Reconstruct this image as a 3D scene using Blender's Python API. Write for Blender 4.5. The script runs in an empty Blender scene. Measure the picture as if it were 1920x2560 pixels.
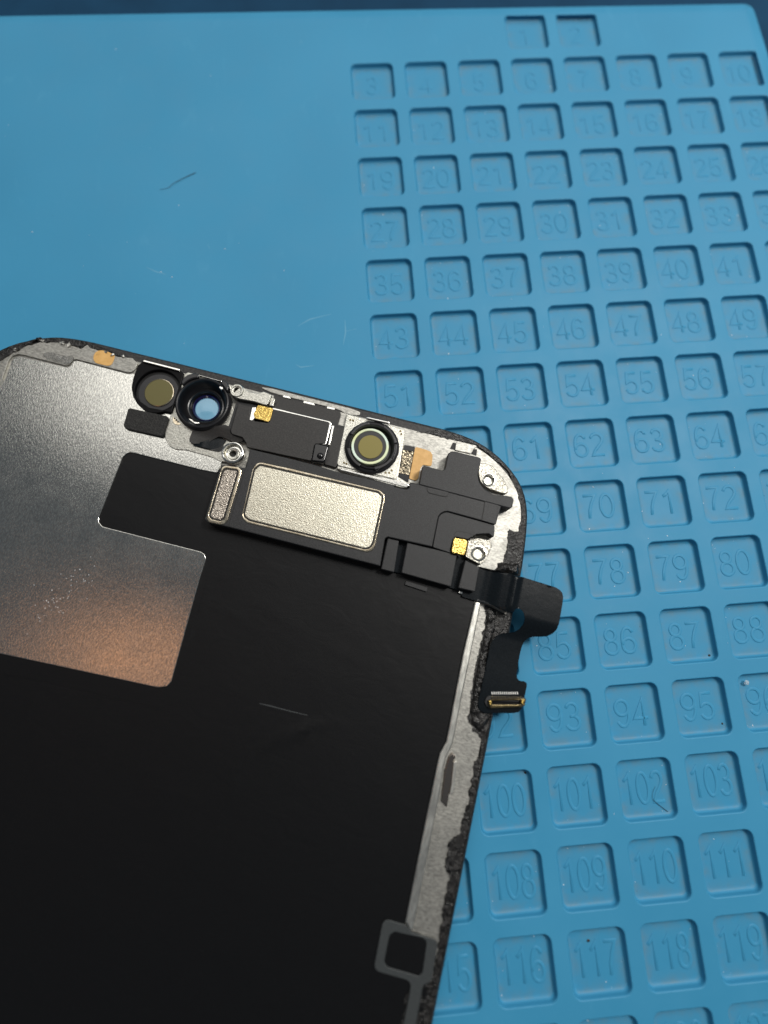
import bpy, math, random
from mathutils import Vector, Matrix, noise
from mathutils.geometry import delaunay_2d_cdt

U = 0.001                      # all figures below are millimetres, the scene is in metres
random.seed(7)
scene = bpy.context.scene
col = scene.collection

# ------------------------------------------------------------------ camera
CAM = (-2.449, -85.869, 60.859)
RIGHT = Vector((0.99684311, -0.07472239, 0.02683996)).normalized()
FWD = Vector((0.04068254, 0.19040912, -0.98086151)).normalized()
UP = RIGHT.cross(FWD).normalized()
cam_data = bpy.data.cameras.new('camera')
cam = bpy.data.objects.new('camera', cam_data)
col.objects.link(cam)
cam.matrix_world = Matrix((
    (RIGHT.x, UP.x, -FWD.x, CAM[0] * U),
    (RIGHT.y, UP.y, -FWD.y, CAM[1] * U),
    (RIGHT.z, UP.z, -FWD.z, CAM[2] * U),
    (0, 0, 0, 1)))
cam_data.sensor_fit = 'HORIZONTAL'
cam_data.sensor_width = 36.0
cam_data.lens = 36.0 * 1294.2 / 1920.0
cam_data.clip_start = 0.002
cam_data.clip_end = 20.0
cam_data.dof.use_dof = True
cam_data.dof.focus_distance = 0.0605
cam_data.dof.aperture_fstop = 12.5
scene.camera = cam
scene.render.resolution_x = 768
scene.render.resolution_y = 1024

# ------------------------------------------------------------------ light
world = bpy.data.worlds.new('World')
scene.world = world
world.use_nodes = True
bg = world.node_tree.nodes['Background']
bg.inputs['Color'].default_value = (0.80, 0.90, 1.0, 1)
bg.inputs['Strength'].default_value = 0.12

def lamp(name, target, direction, dist, size, power, color, shape='DISK', size_y=None):
    d = Vector(direction).normalized()
    l = bpy.data.lights.new(name, 'AREA')
    l.shape = shape; l.size = size * U
    if size_y: l.size_y = size_y * U
    l.energy = power; l.color = color
    o = bpy.data.objects.new(name, l); col.objects.link(o)
    o.location = (Vector(target) + d * dist) * U
    o.rotation_euler = d.to_track_quat('Z', 'Y').to_euler()
    return o
lamp('bench_lamp', (5, -75, 0), (0.46, 0.22, 0.86), 380, 90, 0.95, (1.0, 0.97, 0.92))
lamp('ceiling_panel', (0, -75, 0), (0.10, 0.58, 0.81), 700, 900, 2.8, (1.0, 0.97, 0.92), 'RECTANGLE', 540)
lamp('warm_room_lamp', (0, -75, 0), (-0.42, -0.07, 0.9), 700, 120, 0.042, (1.0, 0.45, 0.19))  # added unseen light standing in for a hand's warm reflection in the plate

scene.view_settings.view_transform = 'Standard'
scene.view_settings.look = 'None'
scene.view_settings.exposure = 0.0
scene.view_settings.gamma = 1.0
scene.render.engine = 'CYCLES'

# ------------------------------------------------------------------ outlines, mm; phone ones in the phone's own frame
D = {
 'body_corner_r': [(-19.81,0.23),(-15.73,0.23),(-13.29,0.21),(-11.64,0.13),(-10.01,0.08),(-8.35,-0.12),(-6.6,-0.77),(-4.8,-1.68),(-2.89,-3.16),(-1.84,-4.46),(-1.23,-5.54),(-0.61,-7.33),(-0.33,-9.34),(0.01,-12.25),(0.22,-14.53)],
 'body_corner_l': [(-57.05,0.49),(-59.98,0.37),(-62.06,0.07),(-63.64,-0.48),(-64.74,-1.21),(-65.64,-1.96),(-66.48,-2.82),(-67.24,-3.87)],
 'metal_corner': [(-15.68,-1.06),(-14.55,-0.91),(-13.85,-0.87),(-12.86,-0.89),(-11.23,-0.98),(-10.47,-0.81),(-9.31,-0.81),(-8.15,-0.83),(-7.73,-1.1),(-6.67,-1.52),(-5.85,-2.05),(-5.07,-2.4),(-4.58,-2.64),(-3.95,-3.12),(-3.46,-3.82),(-2.83,-4.75),(-2.38,-5.27),(-2.01,-6.25),(-1.61,-6.96),(-1.47,-7.45),(-1.28,-8.2),(-1.27,-9.09),(-1.37,-9.93),(-2.48,-9.82),(-2.32,-12.91),(-2.34,-13.53)],
 'metal_right_in': [(-3.36,-18.96),(-2.96,-20.51),(-2.91,-22.39),(-3.04,-25.63),(-2.8,-29.22),(-2.58,-31.46),(-1.99,-32.33),(-1.41,-32.56),(-0.87,-32.93),(-0.7,-34.01),(-0.6,-35.1),(-0.64,-34.83),(-1.13,-35.37),(-1.16,-35.93),(-0.84,-36.69),(-1.01,-37.29),(-0.81,-38.89),(-0.7,-39.41),(-1.08,-40.05),(-1.13,-41.14),(-0.97,-42.58),(-1.6,-43.0),(-2.02,-43.43),(-1.94,-45.71),(-1.21,-46.71),(-1.17,-47.21),(-1.37,-47.9),(-1.04,-52.49),(-0.9,-56.13)],
 'metal_top_edge': [(-66.37,-5.1),(-64.84,-3.14),(-63.76,-2.04),(-62.95,-1.13),(-61.87,-1.22),(-60.34,-0.93),(-59.17,-0.94),(-57.56,-0.88),(-57.18,-0.34),(-56.66,-0.64),(-55.54,-0.66),(-53.03,-0.86),(-51.5,-0.58),(-50.52,-1.06)],
 'corner_tab': [(-65.08,-7.27),(-65.24,-4.75),(-65.07,-4.15),(-64.54,-3.76),(-63.76,-3.67),(-58.45,-3.68),(-58.06,-3.33),(-57.99,-2.75),(-57.59,-2.59),(-51.11,-2.65),(-50.6,-2.45),(-50.34,-1.89),(-50.37,-1.16),(-51.22,-0.7),(-52.85,-1.01),(-55.35,-0.81),(-56.48,-0.74),(-57.0,-0.44),(-57.38,-0.98),(-58.08,-1.29),(-58.99,-1.03),(-59.83,-0.94),(-61.18,-1.37),(-62.51,-1.53),(-63.49,-2.3),(-64.59,-3.34),(-65.48,-4.57),(-66.12,-5.84)],
 'tab_gap': [(-65.14,-8.14),(-65.25,-4.74),(-65.13,-4.15),(-64.7,-3.79),(-58.59,-3.71),(-58.15,-3.34),(-58.04,-2.7),(-57.69,-2.54),(-51.24,-2.62)],
 'amber_oval': [(-55.5,-0.9),(-54.89,-0.65),(-53.94,-0.74),(-53.31,-0.88),(-53.18,-1.4),(-53.23,-2.22),(-53.65,-2.48),(-54.69,-2.48),(-55.27,-2.46),(-55.71,-1.89),(-55.71,-1.27)],
 'glue_arc_a': [(-62.28,-1.55),(-61.54,-1.66),(-61.12,-1.86),(-60.8,-2.09),(-60.74,-2.38),(-61.08,-2.25),(-61.43,-2.26),(-61.68,-1.89),(-62.34,-1.69)],
 'glue_arc_b': [(-60.03,-1.07),(-59.15,-1.27),(-58.54,-1.67),(-58.01,-2.15),(-58.18,-2.32),(-58.74,-2.34),(-58.71,-1.96),(-59.27,-1.56),(-60.04,-1.2)],
 'glue_clear': [(-61.52,-2.78),(-60.6,-2.47),(-58.94,-2.59),(-57.94,-2.2),(-57.81,-2.84),(-58.14,-3.48),(-59.27,-3.54),(-61.0,-3.51),(-61.47,-3.2)],
 'shield': [(-65.1,-16.01),(-64.73,-11.49),(-64.78,-8.28),(-64.72,-6.45),(-64.87,-4.65),(-64.75,-4.25),(-64.34,-3.95),(-58.26,-3.87),(-57.89,-3.47),(-57.81,-2.92),(-57.43,-2.69),(-50.95,-2.79),(-50.44,-2.59),(-50.21,-2.59),(-50.05,-3.2),(-49.92,-4.39),(-49.35,-5.46),(-48.44,-6.14),(-47.17,-6.5),(-44.45,-6.35),(-41.89,-6.32),(-36.3,-9.59),(-36.8,-10.4),(-36.88,-11.91),(-38.9,-12.01),(-46.95,-12.02),(-47.4,-12.06),(-47.79,-12.29),(-48.06,-12.85),(-48.26,-20.26),(-48.07,-20.76),(-47.49,-21.12),(-35.94,-21.12),(-35.44,-21.26),(-35.12,-21.71),(-35.11,-21.91),(-35.09,-24.31),(-34.63,-35.25),(-34.94,-35.87),(-35.86,-36.19),(-53.26,-36.92),(-61.02,-37.17)],
 'foam': [(-49.03,-6.99),(-44.59,-6.84),(-44.28,-7.04),(-44.23,-9.12),(-44.42,-9.41),(-48.72,-9.52),(-49.06,-9.22),(-49.21,-7.14)],
 'cam_plate': [(-44.33,-5.96),(-44.29,-8.56),(-44.03,-9.47),(-43.24,-10.24),(-42.48,-10.43),(-41.15,-10.18),(-37.97,-10.26),(-36.96,-10.49),(-36.17,-10.4),(-36.53,-7.76),(-36.84,-4.86),(-38.23,-2.71),(-38.6,-1.15),(-39.89,-0.85),(-44.13,-0.81),(-44.53,-1.43),(-44.31,-5.32)],
 'cam_outer': (-40.91,-4.41,3.26),
 'cam_in': (-40.72,-4.36,2.86),
 'cam_lens': (-41.17,-4.13,1.39),
 'cam_step': (-40.95,-4.31,1.96),
 'flood_disc': (-46.7,-4.18,2.37),
 'flood_filter': (-46.56,-4.19,1.67),
 'flood_socket': [(-50.01,-1.6),(-49.51,-0.85),(-44.98,-0.84),(-44.38,-1.2),(-44.3,-1.73),(-44.18,-6.35),(-46.98,-6.49),(-48.29,-5.99),(-49.1,-5.4),(-49.81,-4.38),(-49.99,-3.2)],
 'flood_bar': [(-49.37,-0.85),(-44.85,-0.88),(-44.86,-1.13),(-49.38,-1.1)],
 'cam_clip_a': [(-43.95,-2.4),(-43.85,-1.99),(-43.44,-1.44),(-42.72,-1.09),(-42.4,-1.16),(-42.12,-1.47),(-42.31,-1.62),(-42.87,-1.89),(-43.28,-2.28),(-43.54,-2.73),(-43.7,-2.96),(-43.91,-2.7)],
 'cam_clip_b': [(-39.36,-1.11),(-38.8,-1.21),(-38.31,-1.83),(-38.36,-2.41),(-38.76,-2.08),(-39.45,-1.57)],
 'cam_top_bar': [(-42.51,-0.97),(-39.62,-1.04),(-39.62,-1.14),(-42.51,-1.07)],
 'cam_tab_w1': [(-39.48,-1.91),(-39.09,-1.94),(-38.96,-2.19),(-39.14,-2.33),(-39.49,-2.14)],
 'cam_tab_w2': [(-41.14,-6.78),(-40.46,-6.72),(-40.5,-6.95),(-40.91,-7.06),(-41.13,-6.99)],
 'cam_dots_plate': [(-44.02,-6.6),(-43.21,-7.07),(-42.71,-7.32),(-43.06,-7.53),(-43.53,-7.53),(-43.9,-7.13)],
 'cam_dot0': (-43.72,-6.83,0.1),
 'cam_dot1': (-43.46,-6.97,0.11),
 'cam_dot2': (-43.2,-7.13,0.1),
 'cam_flex': [(-41.09,-7.75),(-37.64,-6.29),(-37.17,-6.29),(-36.84,-6.39),(-36.77,-6.98),(-36.42,-7.2),(-34.84,-7.21),(-35.0,-7.43),(-35.27,-7.69),(-35.95,-7.93),(-37.78,-7.67),(-38.16,-7.96),(-38.43,-8.21),(-39.06,-8.8),(-40.1,-9.16),(-40.58,-9.32),(-41.15,-9.16),(-41.14,-8.13)],
 'cam_flex_fold': [(-40.77,-9.21),(-39.24,-8.69),(-38.04,-7.64),(-36.98,-7.85),(-37.13,-8.32),(-37.36,-8.87),(-37.83,-9.23),(-38.64,-9.44),(-39.69,-9.47),(-40.57,-9.46)],
 'cam_flex_low': [(-40.56,-9.42),(-39.15,-9.42),(-38.01,-9.31),(-37.4,-8.84),(-37.14,-8.35),(-37.04,-9.42),(-38.54,-9.51),(-40.57,-9.55)],
 'boss_outer': (-35.72,-9.25,1.3),
 'boss_in': (-35.62,-9.29,1.17),
 'boss_wash': (-35.76,-9.29,0.7),
 'boss_hole': (-35.65,-9.35,0.37),
 'bracket_arm': [(-37.17,-1.23),(-36.81,-1.26),(-36.11,-1.6),(-34.94,-1.55),(-34.35,-1.14),(-33.43,-1.27),(-33.33,-1.6),(-33.41,-2.5),(-33.52,-2.73),(-33.86,-2.77),(-35.07,-2.68),(-36.81,-2.79),(-37.41,-2.74),(-37.87,-2.42)],
 'bracket_ring': (-37.42,-1.87,0.8),
 'bracket_hole': (-37.42,-1.95,0.4),
 'bracket_clip': [(-33.37,-1.54),(-32.87,-1.62),(-32.86,-2.57),(-33.29,-2.59)],
 'flex_cover': [(-36.83,-3.36),(-35.25,-3.34),(-34.98,-4.98),(-34.49,-4.67),(-34.4,-4.97),(-32.81,-4.78),(-32.76,-2.97),(-25.98,-2.86),(-25.76,-2.99),(-25.6,-5.52),(-26.77,-5.89),(-26.65,-7.97),(-34.33,-8.25),(-34.5,-7.79),(-35.11,-7.22),(-36.36,-7.16),(-36.62,-6.94),(-36.69,-6.66)],
 'flex_can': [(-32.85,-2.77),(-25.92,-2.69),(-25.55,-2.82),(-25.47,-5.62),(-25.79,-5.71),(-32.55,-5.76)],
 'gold_a': [(-34.51,-2.97),(-32.76,-2.91),(-32.62,-3.1),(-32.58,-4.51),(-32.76,-4.71),(-34.4,-4.68),(-34.67,-4.2)],
 'gold_a_shim': [(-35.09,-3.42),(-34.66,-3.3),(-34.38,-4.6),(-34.6,-5.02),(-34.94,-4.99),(-35.01,-4.27)],
 'top_tape': [(-33.42,-0.95),(-25.51,-0.91),(-25.07,-0.98),(-24.9,-1.32),(-24.9,-2.71),(-25.84,-2.76),(-26.14,-2.53),(-32.92,-2.67),(-33.19,-1.34)],
 'slot0': [(-32.23,-0.65),(-31.52,-0.62),(-31.25,-0.85),(-31.98,-0.88),(-32.29,-0.87)],
 'slot1': [(-29.7,-0.69),(-28.43,-0.7),(-28.24,-0.95),(-29.68,-0.97)],
 'slot2': [(-26.76,-0.68),(-25.87,-0.67),(-25.77,-0.89),(-26.79,-0.94)],
 'sensor_block': [(-26.78,-5.97),(-26.47,-5.82),(-25.32,-5.8),(-25.06,-5.91),(-25.06,-7.59),(-25.16,-7.86),(-26.6,-8.05)],
 'sensor_eye': (-25.73,-7.2,0.4),
 'side_block': [(-25.47,-3.03),(-23.98,-2.95),(-23.9,-4.35),(-23.83,-5.93),(-23.71,-7.9),(-25.12,-7.84),(-25.24,-5.69),(-25.12,-5.29)],
 'can_strip': [(-25.46,-3.13),(-25.2,-3.14),(-25.08,-5.54),(-25.27,-5.54)],
 'ir_plate': [(-24.09,-1.19),(-17.05,-1.37),(-17.08,-1.91),(-16.57,-7.53),(-23.5,-7.63),(-23.73,-7.36),(-24.13,-1.74)],
 'ir_flange': [(-23.6,-7.02),(-24.25,-1.35),(-24.23,-1.09),(-17.07,-1.25),(-16.9,-1.62),(-16.43,-7.11),(-15.32,-7.48),(-15.06,-7.57),(-15.05,-8.25),(-16.75,-8.33),(-23.6,-8.0)],
 'ir_skirt': [(-23.23,-7.81),(-22.79,-7.76),(-16.5,-7.51),(-15.21,-7.57),(-14.91,-7.53),(-14.86,-7.9),(-15.05,-8.22),(-15.42,-8.24),(-22.69,-8.14),(-23.29,-8.14)],
 'ir_outer': (-20.23,-4.47,3.23),
 'ir_in': (-20.28,-4.56,2.57),
 'ir_pale': (-20.49,-4.5,2.22),
 'ir_pale_in': (-20.46,-4.44,1.89),
 'ir_filter': (-20.42,-4.56,1.43),
 'ir_tab_top': [(-21.74,-1.24),(-21.46,-1.16),(-18.93,-1.1),(-18.98,-1.35),(-21.74,-1.4)],
 'ir_dot0': (-23.59,-1.82,0.13),
 'ir_dot1': (-23.25,-1.81,0.13),
 'ir_dot2': (-17.5,-1.68,0.13),
 'ir_dot3': (-17.3,-2.01,0.13),
 'ir_dot4': (-22.94,-7.12,0.13),
 'ir_dot5': (-22.63,-7.16,0.13),
 'ir_dot6': (-17.94,-7.07,0.13),
 'ir_dot7': (-17.55,-6.97,0.13),
 'ir_dot8': (-17.34,-6.6,0.13),
 'ir_flex': [(-16.65,-3.06),(-15.37,-2.96),(-15.12,-7.32),(-16.53,-7.41)],
 'ir_weave': [(-16.64,-3.73),(-15.37,-3.64),(-15.16,-6.54),(-16.43,-6.6)],
 'amber_tab': [(-15.33,-2.92),(-13.95,-2.96),(-13.38,-3.09),(-13.11,-3.42),(-12.98,-4.02),(-12.91,-4.8),(-13.96,-4.87),(-14.13,-5.43),(-14.08,-6.6),(-14.29,-6.96),(-15.13,-6.95)],
 'notch_a': [(-11.07,-1.24),(-10.72,-1.24),(-10.66,-2.11),(-11.28,-2.09)],
 'notch_b': [(-8.51,-1.41),(-8.08,-1.35),(-8.01,-2.16),(-8.67,-2.1)],
 'tab_between': [(-10.57,-0.96),(-8.17,-0.97),(-8.51,-1.43),(-8.67,-2.12),(-10.65,-2.16),(-10.72,-1.28)],
 'corner_lug': [(-7.51,-3.07),(-6.52,-2.99),(-5.83,-3.17),(-5.05,-3.79),(-4.21,-4.48),(-3.67,-5.23),(-3.52,-5.96),(-5.02,-6.03),(-6.27,-5.82),(-6.99,-5.29),(-7.36,-4.57),(-7.5,-3.7)],
 'lug_ring': (-5.94,-4.64,0.73),
 'lug_hole': (-6.04,-4.87,0.5),
 'spk': [(-33.67,-8.53),(-29.39,-8.48),(-26.31,-8.48),(-22.86,-8.64),(-18.63,-8.52),(-15.94,-8.49),(-16.72,-8.69),(-15.2,-8.66),(-14.84,-8.41),(-14.97,-7.73),(-14.21,-7.69),(-13.89,-7.45),(-14.01,-5.65),(-13.84,-5.4),(-11.67,-5.45),(-11.4,-5.14),(-11.46,-3.3),(-11.22,-2.99),(-10.87,-2.85),(-7.85,-2.84),(-7.59,-2.97),(-7.54,-5.01),(-7.24,-5.73),(-6.57,-6.35),(-5.42,-6.71),(-3.34,-6.46),(-2.99,-6.68),(-2.96,-7.61),(-3.14,-7.85),(-4.27,-7.87),(-4.12,-11.91),(-4.16,-12.07),(-4.86,-11.57),(-6.32,-11.79),(-7.14,-12.5),(-8.68,-12.62),(-8.73,-14.07),(-8.48,-14.53),(-7.89,-14.5),(-10.82,-14.38),(-15.88,-14.49),(-16.12,-14.75),(-15.9,-17.84),(-15.93,-17.85),(-33.34,-17.8),(-35.65,-17.89),(-36.16,-17.6),(-36.28,-11.16),(-33.49,-10.79),(-33.54,-10.09)],
 'spk_main': [(-33.67,-8.53),(-29.39,-8.48),(-26.31,-8.48),(-22.86,-8.64),(-18.63,-8.52),(-16.27,-8.47),(-16.71,-8.72),(-15.2,-8.66),(-14.84,-8.41),(-14.97,-7.73),(-14.21,-7.69),(-13.89,-7.45),(-14.01,-5.65),(-13.84,-5.4),(-11.67,-5.45),(-11.4,-5.14),(-11.46,-3.3),(-11.22,-2.99),(-10.87,-2.85),(-7.85,-2.84),(-7.59,-2.97),(-7.54,-5.01),(-7.24,-5.73),(-6.57,-6.35),(-5.42,-6.71),(-3.34,-6.46),(-2.99,-6.68),(-2.96,-7.61),(-3.14,-7.85),(-4.23,-7.91),(-4.4,-10.1),(-6.04,-10.05),(-10.01,-9.97),(-10.39,-10.12),(-10.73,-10.46),(-10.9,-10.85),(-10.85,-12.16),(-10.79,-14.34),(-15.88,-14.49),(-16.12,-14.75),(-15.9,-17.84),(-15.93,-17.85),(-33.34,-17.8),(-35.65,-17.89),(-36.16,-17.6),(-36.28,-11.16),(-33.49,-10.79),(-33.54,-10.09)],
 'seam_upper': [(-14.95,-7.82),(-13.9,-7.75),(-10.38,-7.79),(-4.28,-7.87)],
 'seam_key': [(-12.89,-7.82),(-12.79,-8.2),(-12.57,-8.41),(-10.72,-8.39),(-10.48,-8.3),(-10.4,-7.76)],
 'seam_right': [(-6.35,-7.71),(-6.15,-7.88),(-6.09,-8.34),(-6.03,-10.04)],
 'seam_mesh': [(-33.54,-10.09),(-33.49,-10.79),(-33.34,-17.8)],
 'seam_low': [(-8.67,-12.6),(-8.67,-12.22),(-8.49,-11.92),(-8.17,-11.81),(-6.29,-11.81)],
 'seam_left': [(-33.34,-17.8),(-15.94,-17.82)],
 'spk_upper': [(-14.01,-5.7),(-13.84,-5.45),(-11.68,-5.49),(-11.41,-5.18),(-11.48,-3.35),(-11.24,-3.05),(-10.88,-2.91),(-7.87,-2.9),(-7.62,-3.02),(-7.56,-5.06),(-7.26,-5.77),(-6.59,-6.39),(-5.45,-6.76),(-3.38,-6.5),(-3.03,-6.73),(-2.99,-7.65),(-3.17,-7.89),(-10.39,-7.81),(-13.9,-7.78),(-13.89,-7.49)],
 'spk_key': [(-12.89,-7.82),(-10.4,-7.76),(-10.48,-8.3),(-10.72,-8.39),(-12.57,-8.41),(-12.79,-8.2)],
 'spk_right': [(-6.17,-7.8),(-4.58,-7.73),(-4.42,-10.1),(-6.03,-10.04)],
 'spk_low': [(-10.85,-12.17),(-10.9,-10.86),(-10.74,-10.48),(-10.4,-10.13),(-10.01,-9.99),(-6.05,-10.09),(-4.41,-10.14),(-4.19,-11.64),(-4.94,-11.3),(-6.2,-11.7),(-7.07,-12.53),(-8.55,-12.6),(-8.74,-14.08),(-8.49,-14.54),(-10.76,-14.37)],
 'spk_groove': [(-8.71,-12.66),(-8.66,-12.19),(-8.42,-11.92),(-6.33,-11.9)],
 'spk_step': [(-16.0,-14.5),(-10.68,-14.24),(-7.72,-14.32),(-4.91,-15.12),(-4.89,-18.32),(-6.85,-18.22),(-7.76,-18.16),(-13.48,-17.97),(-15.84,-18.04)],
 'blk0': [(-15.85,-14.56),(-14.53,-14.55),(-14.22,-18.12),(-15.73,-18.13)],
 'blk1': [(-13.61,-14.52),(-7.85,-14.46),(-7.73,-18.12),(-13.44,-17.97)],
 'blk2': [(-6.85,-14.82),(-5.12,-15.21),(-5.04,-18.01),(-6.93,-18.04)],
 'spk_foot': [(-12.68,-18.62),(-10.1,-18.72),(-10.12,-19.25),(-12.72,-19.08)],
 'spk_lip': [(-6.53,-18.19),(-4.94,-18.24),(-4.93,-18.61),(-6.68,-18.53)],
 'mesh_s_rim': [(-36.07,-11.41),(-35.73,-11.15),(-34.26,-10.94),(-33.81,-11.18),(-33.69,-11.67),(-33.59,-17.14),(-33.78,-17.6),(-34.14,-17.78),(-35.53,-17.85),(-35.93,-17.49),(-35.97,-17.16)],
 'mesh_s': [(-35.6,-11.59),(-34.3,-11.41),(-34.21,-11.79),(-34.15,-17.02),(-34.41,-17.25),(-35.31,-17.28),(-35.59,-17.05),(-35.73,-12.01)],
 'mesh_l_rim': [(-32.43,-10.01),(-31.91,-9.74),(-28.54,-9.62),(-18.04,-9.53),(-17.41,-9.88),(-17.22,-10.44),(-16.99,-15.98),(-17.2,-16.45),(-17.7,-16.74),(-24.81,-16.77),(-31.44,-16.86),(-32.14,-16.5),(-32.25,-16.02),(-32.65,-10.69)],
 'mesh_l': [(-31.96,-10.16),(-18.2,-9.91),(-17.64,-10.24),(-17.55,-10.79),(-17.4,-15.66),(-17.61,-16.14),(-18.05,-16.33),(-31.24,-16.41),(-31.81,-16.21),(-31.99,-15.87),(-32.36,-10.79)],
 'gold_b': [(-8.68,-12.77),(-7.37,-12.62),(-7.1,-12.85),(-7.08,-14.28),(-7.27,-14.43),(-8.48,-14.48),(-8.65,-14.23)],
 'lug2': [(-6.97,-12.58),(-6.11,-12.03),(-4.54,-11.93),(-4.24,-12.5),(-4.38,-13.44),(-4.62,-14.41),(-5.04,-14.89),(-6.06,-14.7),(-6.89,-14.46)],
 'lug2_ring': (-5.42,-13.57,0.81),
 'lug2_hole': (-5.51,-13.71,0.56),
 'lug2_shadow': (-4.48,-13.79,0.9),
 'graphite': [(-48.23,-12.84),(-47.45,-11.86),(-36.77,-11.8),(-37.66,-13.34),(-36.3,-17.57),(-16.3,-17.61),(-13.41,-18.03),(-4.78,-18.71),(-4.66,-19.15),(-4.64,-20.52),(-4.83,-25.01),(-4.56,-29.89),(-4.38,-34.27),(-4.9,-35.75),(-4.91,-35.7),(-4.89,-38.06),(-4.69,-43.03),(-4.79,-45.7),(-4.58,-50.78),(-4.64,-52.29),(-4.08,-58.01),(-4.02,-62.67),(-6.11,-67.27),(-46.96,-76.66),(-65.94,-34.25)],
 'graphite_patch': [(-34.67,-21.78),(-34.42,-20.96),(-33.53,-20.28),(-28.8,-20.22),(-15.69,-19.98),(-5.41,-18.65),(-5.46,-22.22),(-5.47,-29.47),(-5.51,-35.15),(-6.84,-51.97),(-7.63,-65.95),(-45.8,-74.75)],
 'slit': [(-25.07,-35.14),(-23.7,-35.05),(-19.64,-35.02),(-19.39,-35.15),(-21.04,-35.36),(-24.7,-35.29)],
 'rail': [(-4.62,-19.01),(-3.98,-18.99),(-3.87,-19.71),(-3.89,-23.15),(-3.86,-26.69),(-3.83,-29.9),(-3.71,-34.0),(-3.83,-34.64),(-4.0,-35.05),(-4.15,-35.68),(-4.23,-36.67),(-3.95,-39.47),(-3.94,-43.34),(-3.9,-46.58),(-3.87,-49.75),(-3.74,-52.33),(-4.65,-51.81),(-4.66,-50.57),(-4.88,-45.79),(-4.8,-42.76),(-5.01,-38.1),(-4.96,-35.74),(-4.54,-34.66),(-4.46,-34.18),(-4.64,-29.84),(-4.79,-24.96),(-4.76,-20.41)],
 'clip_slot': [(-3.6,-35.03),(-3.17,-35.31),(-3.26,-35.92),(-3.01,-38.2),(-3.06,-39.1),(-2.96,-40.39),(-3.72,-39.87),(-4.0,-36.93),(-3.88,-35.48)],
 'clip_edge': [(-3.28,-35.9),(-2.99,-35.69),(-2.63,-38.76),(-3.01,-39.06),(-3.03,-38.18)],
 'ring_out': [(-4.55,-51.86),(-5.35,-51.78),(-6.04,-51.84),(-6.65,-52.24),(-6.9,-52.91),(-6.85,-55.59),(-6.58,-56.13),(-5.74,-56.41),(-3.09,-56.45),(-2.85,-56.75),(-2.78,-60.0),(-2.8,-62.17),(-1.77,-61.94),(-1.55,-59.72),(-1.77,-56.44),(-0.96,-56.07),(-1.05,-54.47),(-1.11,-52.41),(-2.36,-52.46),(-3.78,-52.42)],
 'ring_in': [(-5.62,-52.67),(-2.69,-52.56),(-2.3,-52.75),(-2.2,-53.16),(-2.04,-55.49),(-2.33,-55.86),(-5.47,-55.81),(-5.85,-55.6),(-5.96,-55.26),(-6.0,-53.13)],
 'glue_top': [(-2.54,-13.78),(-1.54,-13.68),(-0.52,-13.34),(-0.23,-14.99),(-1.72,-15.13),(-1.91,-14.95),(-2.8,-15.17),(-3.22,-15.2),(-3.17,-14.88),(-2.93,-14.54),(-3.03,-14.06)],
 'glue_long': [(-3.48,-19.0),(-2.11,-18.93),(-1.64,-19.9),(-1.56,-22.3),(-1.89,-23.31),(-1.11,-28.32),(-0.48,-30.07),(-0.12,-30.49),(-0.63,-31.87),(-1.13,-32.61),(-2.01,-32.2),(-2.73,-31.32),(-2.91,-29.28),(-3.17,-25.6),(-3.04,-22.4),(-3.09,-20.53)],
 'cable_root': [(-4.63,-15.34),(-3.17,-15.23),(-1.8,-15.12),(-0.95,-15.09),(-0.47,-19.04),(-1.3,-19.44),(-1.94,-19.33),(-3.63,-18.96),(-4.77,-19.02),(-4.84,-17.24)],
 'cable_flag': [(-1.85,-15.12),(-0.22,-15.12),(3.6,-15.31),(4.09,-15.46),(4.45,-15.75),(4.63,-16.24),(4.67,-16.99),(4.68,-19.1),(4.58,-19.8),(4.29,-20.32),(3.84,-20.73),(3.34,-20.91),(2.33,-21.16),(1.93,-21.43),(1.6,-21.88),(1.44,-22.43),(1.4,-23.18),(1.4,-24.34),(1.43,-24.51),(1.45,-25.53),(1.57,-25.86),(1.79,-26.06),(2.07,-26.1),(2.43,-26.04),(2.69,-26.15),(2.77,-26.44),(2.73,-27.56),(2.63,-28.95),(2.38,-29.31),(1.9,-29.53),(-1.1,-30.27),(-1.76,-30.13),(-2.07,-29.45),(-1.98,-25.18),(-2.0,-23.3),(-1.85,-22.59),(-1.45,-21.98),(-0.92,-21.59),(0.29,-21.17),(0.72,-20.69),(0.94,-20.04),(0.91,-19.52),(0.74,-19.04),(0.49,-18.73),(0.15,-18.58),(-0.15,-18.62),(-0.38,-18.79),(-0.5,-19.13),(-1.35,-19.45),(-1.99,-19.35),(-1.66,-17.21)],
 'conn_base': [(-1.43,-29.16),(-1.33,-28.64),(-1.16,-28.44),(2.22,-27.71),(2.74,-27.68),(2.89,-27.79),(2.85,-28.51),(2.53,-28.74),(-0.74,-29.69),(-1.15,-29.5)],
 'conn_gold': [(-1.01,-28.76),(2.6,-27.72),(2.63,-28.36),(2.43,-28.68),(-0.73,-29.59),(-0.98,-29.3)],
 'conn_well': [(-0.79,-28.69),(2.21,-28.0),(2.24,-28.44),(-0.63,-29.17)],
 'conn_pins': [(-0.8,-28.08),(1.88,-27.42)],
 'conn_pins2': [(-0.77,-28.52),(2.23,-27.8)],
 'conn_end_l': [(-1.1,-28.86),(-0.89,-28.76),(-0.74,-29.22),(-0.96,-29.27)],
 'conn_end_r': [(2.33,-27.91),(2.63,-27.84),(2.64,-28.38),(2.31,-28.31)],
 'worn': [(-35.57,-0.28),(-33.7,-0.04),(-31.62,-0.13),(-27.17,-0.11),(-22.86,-0.13),(-22.68,-0.78),(-24.29,-1.01),(-25.34,-0.65),(-27.02,-0.65),(-30.63,-0.64),(-33.51,-0.7)],
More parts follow.
